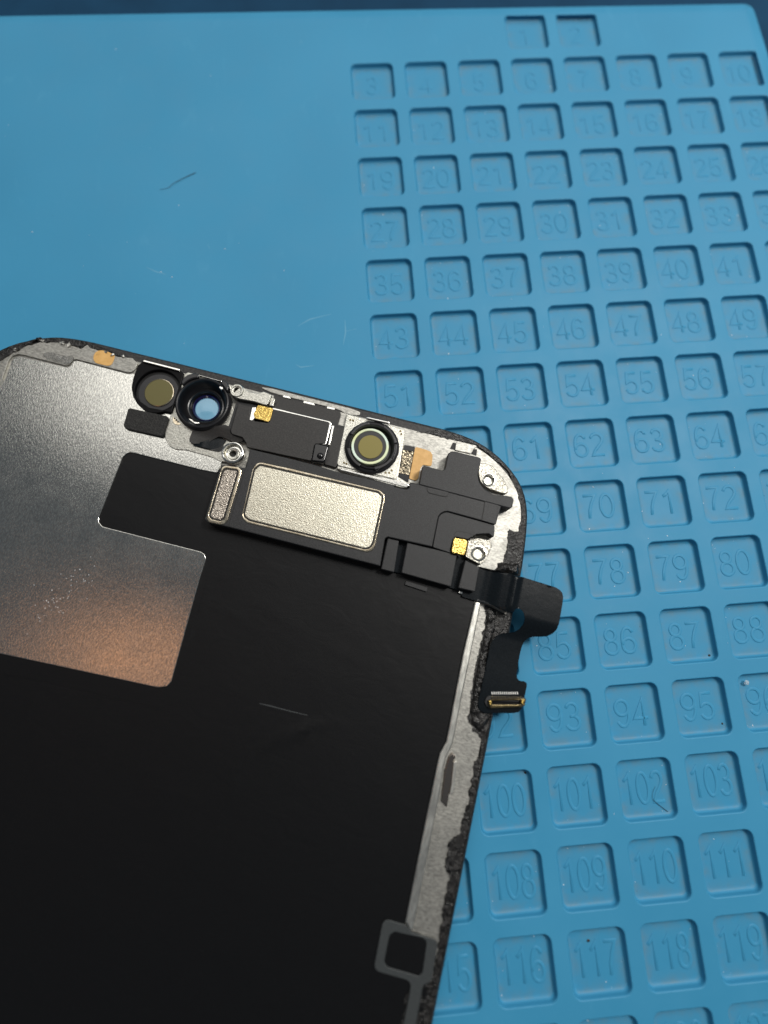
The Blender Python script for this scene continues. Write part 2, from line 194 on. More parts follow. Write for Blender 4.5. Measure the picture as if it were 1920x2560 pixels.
 '_hair': [(-26.79,-27.86),(-25.57,-27.62),(-24.93,-27.08),(-23.64,-26.27),(-21.96,-25.4)],
 '_hair2': [(27.87,-107.02),(27.49,-107.56),(27.33,-108.19),(27.65,-108.64),(28.81,-109.69)],
 '_edge_top': [(-49.75,3.36),(-26.97,2.79),(8.18,2.31),(44.61,1.84)],
 '_edge_top2': [(-49.62,1.33),(-26.96,1.0)],
 '_edge_right': [(62.44,0.44),(62.64,-7.11)],
 '_dust': [(-33.18,-4.15),(-26.54,-40.28),(-25.1,-41.06),(-43.27,-33.45),(-18.24,-37.3)],
 '_glob': (40.26,-96.87),
 '_grit': [(13.84,-104.42),(36.76,-93.59),(36.78,-101.14),(8.22,-8.02),(18.11,-121.24)],
}

# ------------------------------------------------------------------ materials
def mat_new(name, base, rough=0.5, metal=0.0, spec=0.5, coat=0.0):
    m = bpy.data.materials.new(name); m.use_nodes = True
    b = m.node_tree.nodes['Principled BSDF']
    b.inputs['Base Color'].default_value = (*base, 1)
    b.inputs['Roughness'].default_value = rough
    b.inputs['Metallic'].default_value = metal
    b.inputs['Specular IOR Level'].default_value = spec
    b.inputs['Coat Weight'].default_value = coat
    return m

def nodes(m):
    return m.node_tree.nodes, m.node_tree.links, m.node_tree.nodes['Principled BSDF']

def coords(m, scale):
    n, l, _ = nodes(m)
    tc = n.new('ShaderNodeTexCoord'); mp = n.new('ShaderNodeMapping')
    mp.inputs['Scale'].default_value = tuple(s / U for s in scale)     # features per millimetre
    l.new(tc.outputs['Object'], mp.inputs['Vector'])
    return mp.outputs['Vector']

def noise_tex(m, scale, detail=3.0, rough=0.55, dist=0.0):
    n, l, _ = nodes(m)
    t = n.new('ShaderNodeTexNoise'); t.inputs['Scale'].default_value = 1.0
    t.inputs['Detail'].default_value = detail; t.inputs['Roughness'].default_value = rough
    t.inputs['Distortion'].default_value = dist
    l.new(coords(m, scale), t.inputs['Vector'])
    return t.outputs['Fac']

def ramp(m, src, stops):
    n, l, _ = nodes(m)
    r = n.new('ShaderNodeValToRGB'); e = r.color_ramp.elements
    while len(e) < len(stops): e.new(0.5)
    for k, (p, c) in enumerate(stops):
        e[k].position = p
        e[k].color = (*c, 1) if len(c) == 3 else c
    l.new(src, r.inputs['Fac'])
    return r.outputs['Color']

def bump(m, src, height_mm, strength=1.0, prev=None):
    n, l, b = nodes(m)
    k = n.new('ShaderNodeBump'); k.inputs['Distance'].default_value = height_mm * U
    k.inputs['Strength'].default_value = strength
    l.new(src, k.inputs['Height'])
    if prev: l.new(prev, k.inputs['Normal'])
    l.new(k.outputs['Normal'], b.inputs['Normal'])
    return k.outputs['Normal']

def mixc(m, fac, a, b_):
    n, l, _ = nodes(m)
    x = n.new('ShaderNodeMix'); x.data_type = 'RGBA'
    l.new(fac, x.inputs['Factor'])
    for sock, v in ((x.inputs[6], a), (x.inputs[7], b_)):
        if isinstance(v, tuple): sock.default_value = (*v, 1)
        else: l.new(v, sock)
    return x.outputs[2]

def g(v): return (v, v, v)
M = {}
def silicone(name, a, b_, c):
    m = mat_new(name, a, 0.52, 0, 0.27)
    n, l, p = nodes(m)
    big = noise_tex(m, (0.05,) * 3, 4)
    c1 = ramp(m, big, [(0.3, a), (0.7, b_)])
    scuff = noise_tex(m, (0.5, 0.16, 0.5), 6, 0.7, 0.6)
    f = ramp(m, scuff, [(0.60, g(0)), (0.82, g(0.35))])
    l.new(mixc(m, f, c1, c), p.inputs['Base Color'])
    rr = noise_tex(m, (0.2,) * 3, 4)
    l.new(ramp(m, rr, [(0.3, g(0.46)), (0.7, g(0.62))]), p.inputs['Roughness'])
    b1 = bump(m, noise_tex(m, (14,) * 3, 2), 0.012, 0.6)
    bump(m, noise_tex(m, (0.9,) * 3, 3), 0.02, 0.5, b1)
    return m
BLUE_A, BLUE_B, BLUE_C = (0.038, 0.243, 0.425), (0.047, 0.270, 0.464), (0.085, 0.335, 0.53)
M['blue'] = silicone('blue_silicone', BLUE_A, BLUE_B, BLUE_C)
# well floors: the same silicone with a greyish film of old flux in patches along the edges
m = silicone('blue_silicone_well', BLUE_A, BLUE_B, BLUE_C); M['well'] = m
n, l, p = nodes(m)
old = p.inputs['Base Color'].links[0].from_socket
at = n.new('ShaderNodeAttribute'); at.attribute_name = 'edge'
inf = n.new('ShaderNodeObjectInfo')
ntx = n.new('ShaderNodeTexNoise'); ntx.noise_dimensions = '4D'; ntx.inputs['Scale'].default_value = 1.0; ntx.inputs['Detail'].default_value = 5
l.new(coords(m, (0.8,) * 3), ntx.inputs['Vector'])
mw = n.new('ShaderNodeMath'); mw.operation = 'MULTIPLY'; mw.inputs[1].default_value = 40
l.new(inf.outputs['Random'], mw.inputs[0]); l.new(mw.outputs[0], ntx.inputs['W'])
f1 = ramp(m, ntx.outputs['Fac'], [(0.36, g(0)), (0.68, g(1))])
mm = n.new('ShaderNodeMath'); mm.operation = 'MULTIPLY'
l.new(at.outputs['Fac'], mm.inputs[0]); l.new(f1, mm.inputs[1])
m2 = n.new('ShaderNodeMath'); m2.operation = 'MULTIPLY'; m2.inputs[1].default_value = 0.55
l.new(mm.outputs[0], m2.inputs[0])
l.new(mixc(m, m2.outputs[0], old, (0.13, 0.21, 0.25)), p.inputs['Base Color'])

m = mat_new('navy_bench', (0.004, 0.035, 0.075), 0.6, 0, 0.12); M['navy'] = m
l_ = nodes(m)[1]; l_.new(ramp(m, noise_tex(m, (0.12,) * 3, 4), [(0.3, (0.002, 0.034, 0.080)), (0.7, (0.004, 0.046, 0.105))]), nodes(m)[2].inputs['Base Color'])

def black_plastic(name, c0, c1, rough, grain=16, h=0.012):
    m = mat_new(name, c0, rough, 0, 0.4)
    n, l, p = nodes(m)
    f = noise_tex(m, (grain,) * 3, 2, 0.7)
    l.new(ramp(m, f, [(0.42, c0), (0.72, c1)]), p.inputs['Base Color'])
    b1 = bump(m, f, h, 0.8)
    bump(m, noise_tex(m, (0.8,) * 3, 3), 0.03, 0.4, b1)
    return m
M['housing'] = black_plastic('matte_black_plastic', (0.014, 0.0145, 0.0155), (0.042, 0.043, 0.0455), 0.52)
M['frame'] = black_plastic('worn_black_frame', (0.011, 0.011, 0.012), (0.045, 0.044, 0.042), 0.42, 3.5, 0.03)
M['graphite'] = black_plastic('black_graphite_tape', (0.0022, 0.0024, 0.0030), (0.0046, 0.0050, 0.0060), 0.45, 10, 0.006)
nodes(M['graphite'])[2].inputs['Specular IOR Level'].default_value = 0.26
bump(M['graphite'], noise_tex(M['graphite'], (0.28, 0.5, 0.3), 4, 0.6, 1.2), 0.035, 0.6)
M['film'] = black_plastic('black_film', (0.020, 0.019, 0.0185), (0.038, 0.036, 0.034), 0.42, 6, 0.01)
M['flex'] = black_plastic('black_cable_film', (0.004, 0.006, 0.008), (0.006, 0.009, 0.0115), 0.24, 5, 0.002)
nodes(M['flex'])[2].inputs['Specular IOR Level'].default_value = 0.26
M['gloss'] = mat_new('glossy_black', (0.005, 0.005, 0.006), 0.12)
M['barrel'] = mat_new('black_lens_barrel', (0.016, 0.016, 0.018), 0.36)
M['barrel_in'] = mat_new('black_barrel_inside', (0.004, 0.004, 0.005), 0.3)
M['socket'] = mat_new('matte_black_socket', (0.004, 0.004, 0.0045), 0.5, 0, 0.12)
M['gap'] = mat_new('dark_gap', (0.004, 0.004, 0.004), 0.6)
m = black_plastic('black_foam', (0.010, 0.010, 0.010), (0.055, 0.054, 0.052), 0.85, 11, 0.06); M['foam'] = m
m = mat_new('black_adhesive', (0.008, 0.008, 0.008), 0.3); M['glue'] = m
b1 = bump(m, noise_tex(m, (3.2,) * 3, 5, 0.6, 0.4), 0.16, 1.0); 
nodes(m)[1].new(ramp(m, noise_tex(m, (2.2,) * 3, 4), [(0.35, (0.004, 0.004, 0.004)), (0.6, (0.010, 0.009, 0.0085)), (0.78, (0.036, 0.032, 0.028))]), nodes(m)[2].inputs['Base Color'])
nodes(m)[1].new(ramp(m, noise_tex(m, (1.5,) * 3, 4), [(0.3, g(0.16)), (0.7, g(0.45))]), nodes(m)[2].inputs['Roughness'])
m = mat_new('clear_glue', (0.6, 0.6, 0.58), 0.12, 0, 0.5); M['clear'] = m
nodes(m)[2].inputs['Transmission Weight'].default_value = 0.85
bump(m, noise_tex(m, (1.6,) * 3, 3), 0.2, 0.8)

def metal(name, c0, c1, r0, r1, scale, h, detail=3, strength=1.0, fine=None):
    m = mat_new(name, c0, r0, 1.0)
    n, l, p = nodes(m)
    f = noise_tex(m, scale, detail, 0.6)
    l.new(ramp(m, f, [(0.35, c0), (0.65, c1)]), p.inputs['Base Color'])
    l.new(ramp(m, noise_tex(m, (0.35,) * 3, 4), [(0.3, g(r0)), (0.7, g(r1))]), p.inputs['Roughness'])
    b1 = bump(m, f, h, strength)
    if fine: bump(m, noise_tex(m, fine[0], 2), fine[1], 1.0, b1)
    return m
M['shield'] = metal('brushed_shield_steel', (0.48, 0.475, 0.445), (0.76, 0.75, 0.70), 0.14, 0.20, (10.0, 3.2, 6.0), 0.014, 3, 1.0)
M['steel'] = metal('blasted_steel', (0.36, 0.355, 0.32), (0.64, 0.63, 0.57), 0.32, 0.42, (6, 6, 6), 0.030, 3)
M['chassis'] = metal('brushed_chassis', (0.28, 0.275, 0.255), (0.52, 0.51, 0.47), 0.46, 0.58, (3.0, 7.5, 5), 0.018, 4)
M['rail'] = metal('bright_rail', (0.56, 0.55, 0.51), (0.88, 0.87, 0.80), 0.34, 0.42, (5, 0.8, 5), 0.022, 4)
M['mesh'] = metal('nickel_mesh', (0.50, 0.465, 0.37), (0.80, 0.77, 0.65), 0.32, 0.38, (7.0, 7.0, 7.0), 0.038, 2)
M['meshd'] = metal('pinkish_mesh', (0.22, 0.19, 0.16), (0.58, 0.53, 0.46), 0.28, 0.34, (6.5, 6.5, 6.5), 0.075, 2)
M['rim'] = metal('gilt_rim', (0.50, 0.42, 0.30), (0.78, 0.70, 0.55), 0.18, 0.28, (2, 2, 2), 0.01, 3)
M['gold'] = metal('gold_pad', (0.40, 0.26, 0.06), (0.80, 0.58, 0.18), 0.26, 0.36, (6, 6, 6), 0.070, 2)
M['lug'] = metal('cast_lug', (0.20, 0.19, 0.165), (0.60, 0.58, 0.51), 0.28, 0.40, (4.6, 4.6, 4.6), 0.085, 3)
M['bright'] = metal('polished_steel', (0.66, 0.65, 0.61), (0.80, 0.79, 0.75), 0.12, 0.2, (3, 3, 3), 0.004, 2)
M['satin'] = black_plastic('grey_spacer', (0.036, 0.041, 0.043), (0.052, 0.058, 0.060), 0.5, 6, 0.004)
M['weave'] = metal('woven_foil', (0.03, 0.026, 0.022), (0.50, 0.43, 0.31), 0.25, 0.35, (4.4, 5.2, 5), 0.10, 1)
M['brass'] = metal('brass_shell', (0.09, 0.07, 0.038), (0.22, 0.175, 0.09), 0.26, 0.34, (7, 2, 4), 0.02, 2)
m = mat_new('brown_reflective_clip', (0.32, 0.28, 0.25), 0.24, 1.0); M['clip'] = m
m = mat_new('amber_film', (0.66, 0.36, 0.10), 0.42); M['amber'] = m
nodes(m)[1].new(ramp(m, noise_tex(m, (1.6,) * 3, 5, 0.65), [(0.24, (0.25, 0.12, 0.03)), (0.34, (0.62, 0.35, 0.10)), (0.7, (0.74, 0.44, 0.15))]), nodes(m)[2].inputs['Base Color'])
m = mat_new('olive_filter', (0.20, 0.168, 0.040), 0.28, 0.2, 0.5); M['olive'] = m
M['olive_dark'] = mat_new('dark_olive_filter', (0.105, 0.092, 0.026), 0.3, 0.2, 0.4)
m = mat_new('grey_diffuser', (0.014, 0.014, 0.016), 0.4); M['diffuser'] = m
bump(m, noise_tex(m, (1, 7, 4), 3), 0.01, 0.6)
m = mat_new('pale_ring', (0.62, 0.66, 0.42), 0.35); M['pale'] = m
nodes(m)[1].new(ramp(m, noise_tex(m, (0.28,) * 3, 1), [(0.40, (0.85, 0.84, 0.30)), (0.60, (0.74, 0.88, 0.76))]), nodes(m)[2].inputs['Base Color'])
m = mat_new('blue_lens_coating', (0.15, 0.36, 0.52), 0.22, 0.0, 0.6, 0.6); M['lens'] = m  # opaque; the mat's blue seen through the lens is put into the colour
m = mat_new('violet_lens_edge', (0.006, 0.006, 0.05), 0.12, 0.0, 0.6, 1.0); M['violet'] = m
M['pin'] = mat_new('tinned_pin', (0.92, 0.91, 0.88), 0.4, 0.4)
M['white'] = mat_new('white_lint', (0.82, 0.84, 0.84), 0.6)
M['scuff'] = mat_new('pale_scuffed_silicone', (0.12, 0.34, 0.50), 0.6, 0, 0.3)
M['dark'] = mat_new('dark_grit', (0.015, 0.013, 0.013), 0.5)
M['hair'] = mat_new('dark_hair', (0.012, 0.011, 0.012), 0.4)
m = mat_new('flux_drop', (0.75, 0.8, 0.82), 0.08, 0, 0.6); M['drop'] = m
nodes(m)[2].inputs['Transmission Weight'].default_value = 0.6

# ------------------------------------------------------------------ mesh helpers
def area2(p): return sum(p[i][0] * p[(i + 1) % len(p)][1] - p[(i + 1) % len(p)][0] * p[i][1] for i in range(len(p)))
def ccw(p): return list(p) if area2(p) > 0 else list(reversed(p))
def dedupe(p, e=0.015):
    o = []
    for q in p:
        if not o or math.hypot(q[0] - o[-1][0], q[1] - o[-1][1]) > e: o.append(tuple(q))
    if len(o) > 2 and math.hypot(o[0][0] - o[-1][0], o[0][1] - o[-1][1]) < e: o.pop()
    return o
def fillet(p, r, seg=4):
    p = dedupe(p); n = len(p); o = []
    for i in range(n):
        a, b, c = Vector(p[i - 1]), Vector(p[i]), Vector(p[(i + 1) % n])
        d1, d2 = a - b, c - b
        l1, l2 = d1.length, d2.length
        if l1 < 1e-6 or l2 < 1e-6: continue
        d1 /= l1; d2 /= l2
        ang = math.acos(max(-1, min(1, d1.dot(d2))))
        if ang > math.radians(172) or ang < 0.05:
            o.append((b.x, b.y)); continue
        t = min(r / math.tan(ang / 2), 0.45 * l1, 0.45 * l2)
        s, e = b + d1 * t, b + d2 * t
        for k in range(seg + 1):
            u = k / seg
            q = s * (1 - u) ** 2 + b * 2 * u * (1 - u) + e * u * u
            o.append((q.x, q.y))
    return dedupe(o)
def soft(p, it=2):
    p = dedupe(p)
    for _ in range(it):
        o = []
        for i in range(len(p)):
            a, b = p[i], p[(i + 1) % len(p)]
            o += [(a[0] * .75 + b[0] * .25, a[1] * .75 + b[1] * .25), (a[0] * .25 + b[0] * .75, a[1] * .25 + b[1] * .75)]
        p = o
    return p
def circle(c, r, n=40, a0=0): return [(c[0] + r * math.cos(a0 + 2 * math.pi * k / n), c[1] + r * math.sin(a0 + 2 * math.pi * k / n)) for k in range(n)]
def rect(x0, y0, x1, y1): return [(x0, y0), (x1, y0), (x1, y1), (x0, y1)]
def inset(p, d):
    n = len(p); o = []
    for i in range(n):
        a, b, c = Vector(p[i - 1]), Vector(p[i]), Vector(p[(i + 1) % n])
        e1, e2 = (b - a), (c - b)
        if e1.length < 1e-9 or e2.length < 1e-9: o.append(p[i]); continue
        e1.normalize(); e2.normalize()
        n1, n2 = Vector((-e1.y, e1.x)), Vector((-e2.y, e2.x))
        s = n1 + n2
        if s.length < 1e-3: s = n1
        s.normalize()
        k = d / max(0.5, s.dot(n1))
        o.append((b.x + s.x * k, b.y + s.y * k))
    return o
def inside(x, y, p):
    r = False; j = len(p) - 1
    for i in range(len(p)):
        xi, yi = p[i]; xj, yj = p[j]
        if (yi > y) != (yj > y) and x < (xj - xi) * (y - yi) / (yj - yi) + xi: r = not r
        j = i
    return r
def fill(loops, extra=()):
    vs = []; es = []
    for lp in loops:
        k = len(vs); n = len(lp)
        vs += [Vector(q) for q in lp]
        es += [(k + i, k + (i + 1) % n) for i in range(n)]
    vs += [Vector(q) for q in extra]
    V, E, F, _, _, _ = delaunay_2d_cdt(vs, es, [], 0, 1e-6)
    out = []
    for f in F:
        cx = sum(V[i].x for i in f) / len(f); cy = sum(V[i].y for i in f) / len(f)
        if sum(inside(cx, cy, lp) for lp in loops) % 2: out.append(tuple(f))
    return [(v.x, v.y) for v in V], out
def grid_pts(loops, step, margin=0.35, jit=0.25):
    xs = [q[0] for q in loops[0]]; ys = [q[1] for q in loops[0]]
    o = []; y = min(ys)
    rng = random.Random(3)
    while y < max(ys):
        x = min(xs)
        while x < max(xs):
            a, b = x + rng.uniform(-jit, jit) * step, y + rng.uniform(-jit, jit) * step
            if sum(inside(a, b, lp) for lp in loops) % 2: o.append((a, b))
            x += step
        y += step
    return o
def to_obj(name, verts, faces, material, parent=None, smooth=30, kind=None):
    me = bpy.data.meshes.new(name)
    me.from_pydata([(v[0] * U, v[1] * U, v[2] * U) for v in verts], [], faces)
    me.validate()
    if smooth:
        me.shade_smooth(); me.set_sharp_from_angle(angle=math.radians(smooth))
    o = bpy.data.objects.new(name, me); col.objects.link(o)
    if isinstance(material, str): me.materials.append(M[material])
    else: me.materials.append(material)
    if parent: o.parent = parent
    if kind: o['kind'] = kind
    return o
def slab(name, outline, z0, z1, material, parent=None, bev=0.05, holes=(), smooth=30, seg=2, zf=None):
    """a plate with rounded upper edges; holes get the same rounding; zf(x, y) may lift the whole plate"""
    outer = ccw(dedupe(outline)); hs = [list(reversed(ccw(dedupe(h)))) for h in holes]
    verts, faces, tops = [], [], []
    bev = min(bev, (z1 - z0) * 0.9)
    for lp in [outer] + hs:
        rings = [(lp, z0)]
        for k in range(seg + 1):
            a = math.pi / 2 * k / seg
            rings.append((inset(lp, bev * (1 - math.cos(a))), z1 - bev + bev * math.sin(a)))
        n = len(lp); base = len(verts)
        for ring, z in rings: verts += [(q[0], q[1], z) for q in ring]
        for r in range(len(rings) - 1):
            for i in range(n):
                j = (i + 1) % n
                faces.append((base + r * n + i, base + r * n + j, base + (r + 1) * n + j, base + (r + 1) * n + i))
        tops.append(rings[-1][0])
    V, F = fill(tops)
    b = len(verts); verts += [(x, y, z1) for x, y in V]
    for f in F:
        a2 = sum(V[f[i]][0] * V[f[(i + 1) % len(f)]][1] - V[f[(i + 1) % len(f)]][0] * V[f[i]][1] for i in range(len(f)))
        f = tuple(b + i for i in f)
        faces.append(f if a2 > 0 else tuple(reversed(f)))
    V2, F2 = fill([outer] + hs)
    b = len(verts); verts += [(x, y, z0) for x, y in V2]
    for f in F2:
        a2 = sum(V2[f[i]][0] * V2[f[(i + 1) % len(f)]][1] - V2[f[(i + 1) % len(f)]][0] * V2[f[i]][1] for i in range(len(f)))
        f = tuple(b + i for i in f)
        faces.append(tuple(reversed(f)) if a2 > 0 else f)
    if zf: verts = [(x, y, z + zf(x, y)) for x, y, z in verts]
    return to_obj(name, verts, faces, material, parent, smooth)
def sheet(name, outline, zf, thick, material, parent=None, step=0.5, holes=(), smooth=40, kind=None):
    """a thin sheet whose height follows zf(x, y)"""
    lo = [ccw(dedupe(outline))] + [ccw(dedupe(h)) for h in holes]
    V, F = fill(lo, grid_pts(lo, step))
    n = len(V); verts = [(x, y, zf(x, y)) for x, y in V] + [(x, y, zf(x, y) - thick) for x, y in V]
    faces = []; cnt = {}
    for f in F:
        a2 = sum(V[f[i]][0] * V[f[(i + 1) % len(f)]][1] - V[f[(i + 1) % len(f)]][0] * V[f[i]][1] for i in range(len(f)))
        if a2 < 0: f = tuple(reversed(f))
        faces.append(f); faces.append(tuple(n + i for i in reversed(f)))
        for i in range(len(f)):
            e = (f[i], f[(i + 1) % len(f)]); cnt[e] = 1
    for a, b in list(cnt):
        if (b, a) not in cnt: faces.append((b, a, n + a, n + b))
    return to_obj(name, verts, faces, material, parent, smooth, kind)
def lathe(name, c, prof, material, parent=None, n=48, smooth=35):
    """prof: list of (radius, z); closed to an axis point when radius is 0"""
    verts, faces = [], []
    for r, z in prof:
        verts += [(c[0] + r * math.cos(2 * math.pi * k / n), c[1] + r * math.sin(2 * math.pi * k / n), z) for k in range(n)]
    for i in range(len(prof) - 1):
        for k in range(n):
            j = (k + 1) % n
            faces.append((i * n + k, i * n + j, (i + 1) * n + j, (i + 1) * n + k))
    if prof[-1][0] > 1e-6: pass
    return to_obj(name, verts, faces, material, parent, smooth)
def disc(name, c, r, z0, z1, material, parent=None, bev=0.04, hole=None):
    return slab(name, circle(c, r), z0, z1, material, parent, bev, [circle(c, hole)] if hole else ())
def tube(name, pts, rad, material, parent=None, n=6):
    verts, faces = [], []
    P = [Vector(p) for p in pts]
    for i, p in enumerate(P):
        t = (P[min(i + 1, len(P) - 1)] - P[max(i - 1, 0)]).normalized()
        a = t.cross(Vector((0, 0, 1))).normalized(); b = a.cross(t)
        r = rad[i] if isinstance(rad, list) else rad
        for k in range(n):
            q = p + a * (r * math.cos(2 * math.pi * k / n)) + b * (r * math.sin(2 * math.pi * k / n))
            verts.append(tuple(q))
    for i in range(len(P) - 1):
        for k in range(n):
            j = (k + 1) % n
            faces.append((i * n + k, i * n + j, (i + 1) * n + j, (i + 1) * n + k))
    faces.append(tuple(range(n))); faces.append(tuple((len(P) - 1) * n + k for k in reversed(range(n))))
    return to_obj(name, verts, faces, material, parent, 60)
def empty(name, loc, rz=0.0):
    o = bpy.data.objects.new(name, None); col.objects.link(o)
    o.location = [v * U for v in loc]; o.rotation_euler = (0, 0, rz)
    o.empty_display_size = 0.005
    return o
def tag(o, label, cat, group=None):
    o['label'] = label; o['category'] = cat
    if group: o['group'] = group
    return o
def nz(x, y, s, seed=0.0): return noise.noise(Vector((x * s, y * s, seed)))
def sstep(a, b, x):
    t = max(0.0, min(1.0, (x - a) / (b - a))); return t * t * (3 - 2 * t)

# ------------------------------------------------------------------ the setting: dark bench under the mat
o = to_obj('bench', [(-600, -600, -4.2), (600, -600, -4.2), (600, 500, -4.2), (-600, 500, -4.2)], [(0, 1, 2, 3)], 'navy', None, 0)
o['kind'] = 'structure'

# ------------------------------------------------------------------ repair mat with numbered compartments
PX, PY, CW, CH, DEPTH = 7.8, 7.985, 6.33, 6.465, 0.70
PH_O = (19.768, -68.874); PH_A = math.radians(-18.404)
def to_phone(x, y):
    dx, dy = x - PH_O[0], y - PH_O[1]
    return dx * math.cos(PH_A) + dy * math.sin(PH_A), -dx * math.sin(PH_A) + dy * math.cos(PH_A)
def hidden(x0, y0, x1, y1):
    return all(-67 < u < -1.6 and -143 < v < -1.6 for u, v in (to_phone(x, y) for x in (x0, x1) for y in (y0, y1)))
cells = []
for r in range(0, 18):
    for c in range(8):
        if r == 0:
            if c not in (3, 4): continue
            num = c - 2
        else: num = 3 + 8 * (r - 1) + c
        x0, y1 = c * PX, -r * PY
        if hidden(x0, y1 - CH, x0 + CW, y1): continue
        cells.append((num, x0, y1 - CH))
mat = empty('repair_mat', (0, 0, 0))
tag(mat, 'blue silicone repair mat with rows of numbered square compartments', 'repair mat')
CR = 0.95
def rrect(w, h, r, n=6):
    o = []
    for cx, cy, a in ((w - r, h - r, 0), (r, h - r, 90), (r, r, 180), (w - r, r, 270)):
        for k in range(n + 1):
            t = math.radians(a + 90 * k / n); o.append((cx + r * math.cos(t), cy + r * math.sin(t)))
    return o
rim = rrect(CW, CH, CR)
edge = [(-330, 7.6), (62.6, 1.55), (62.9, -7), (66, -230), (-330, -230)]
edge = fillet(edge, 2.0, 6)
holes = [[(x + x0, y + y0) for x, y in rim] for _, x0, y0 in cells]
# upper face with openings, bevelled outer edge
outer = ccw(edge); rings = [(outer, -4.1), (outer, -0.75), (inset(outer, 0.06), -0.62), (inset(outer, 0.2), -0.5), (inset(outer, 0.5), -0.42), (inset(outer, 1.7), -0.08), (inset(outer, 2.0), -0.02), (inset(outer, 2.4), 0.0)]
verts, faces = [], []; nn = len(outer)
for ring, z in rings: verts += [(q[0], q[1], z) for q in ring]
for r in range(len(rings) - 1):
    for i in range(nn):
        j = (i + 1) % nn; faces.append((r * nn + i, r * nn + j, (r + 1) * nn + j, (r + 1) * nn + i))
V, F = fill([rings[-1][0]] + holes)
b = len(verts); verts += [(x, y, 0) for x, y in V]
for f in F:
    a2 = sum(V[f[i]][0] * V[f[(i + 1) % len(f)]][1] - V[f[(i + 1) % len(f)]][0] * V[f[i]][1] for i in range(len(f)))
    faces.append(tuple(b + i for i in (f if a2 > 0 else reversed(f))))
to_obj('mat_sheet', verts, faces, 'blue', mat, 30)
# one compartment: rounded rim, steep wall, rounded floor
prof = [(0, 0)]
for k in range(1, 4):
    a = math.pi / 2 * k / 3; prof.append((0.14 * math.sin(a), -0.14 * (1 - math.cos(a))))
for k in range(0, 7):
    a = math.pi / 2 * k / 6; prof.append((0.19 + 0.46 * (1 - math.cos(a)), -DEPTH + 0.38 - 0.38 * math.sin(a)))
prof += [(0.8, -DEPTH), (1.3, -DEPTH), (2.0, -DEPTH)]
cv, cf, ce = [], [], []
base_ring = ccw(rim); nr = len(base_ring)
def rrect_in(d):
    r = max(CR - d, 0.35); return ccw([(x + d, y + d) for x, y in rrect(CW - 2 * d, CH - 2 * d, r)])
for d, z in prof:
    cv += [(x, y, z) for x, y in rrect_in(d)]
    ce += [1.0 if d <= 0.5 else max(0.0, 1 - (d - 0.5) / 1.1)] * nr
for r in range(len(prof) - 1):
    for i in range(nr):
        j = (i + 1) % nr; cf.append((r * nr + i, r * nr + j, (r + 1) * nr + j, (r + 1) * nr + i))
cf.append(tuple((len(prof) - 1) * nr + i for i in range(nr)))
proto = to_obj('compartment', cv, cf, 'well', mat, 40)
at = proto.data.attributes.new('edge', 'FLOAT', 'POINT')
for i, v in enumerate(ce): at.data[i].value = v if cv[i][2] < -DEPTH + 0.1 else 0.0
def arc(cx, cy, rx, ry, a0, a1, n=10):
    return [(cx + rx * math.cos(math.radians(a0 + (a1 - a0) * k / n)), cy + ry * math.sin(math.radians(a0 + (a1 - a0) * k / n))) for k in range(n + 1)]
DIGITS = {   # pen strokes in a box 0.5 wide, 1 tall
    '0': [arc(.25, .5, .23, .47, 90, 450, 24)],
    '1': [[(.08, .76), (.2, .84), (.3, .97), (.3, .03)]],
    '2': [arc(.25, .73, .21, .24, 165, -25, 12) + [(.36, .5), (.16, .26), (.05, .04), (.47, .04)]],
    '3': [arc(.24, .74, .19, .23, 160, -90, 12) + [(.18, .51)], arc(.24, .27, .22, .24, 90, -160, 14)],
    '4': [[(.36, .03), (.36, .97), (.03, .28), (.49, .28)]],
    '5': [[(.44, .96), (.12, .96), (.07, .5)] + arc(.25, .31, .22, .28, 130, -155, 14)],
    '6': [arc(.25, .5, .22, .47, 40, 180, 10) + [(.03, .32)], arc(.25, .3, .22, .27, 0, 360, 20)],
    '7': [[(.04, .96), (.46, .96), (.3, .62), (.21, .33), (.18, .03)]],
    '8': [arc(.25, .74, .18, .22, 0, 360, 20), arc(.25, .27, .22, .25, 0, 360, 20)],
    '9': [arc(.25, .7, .22, .27, 0, 360, 20), [(.47, .68)] + arc(.25, .5, .22, .47, 0, -140, 12)],
}
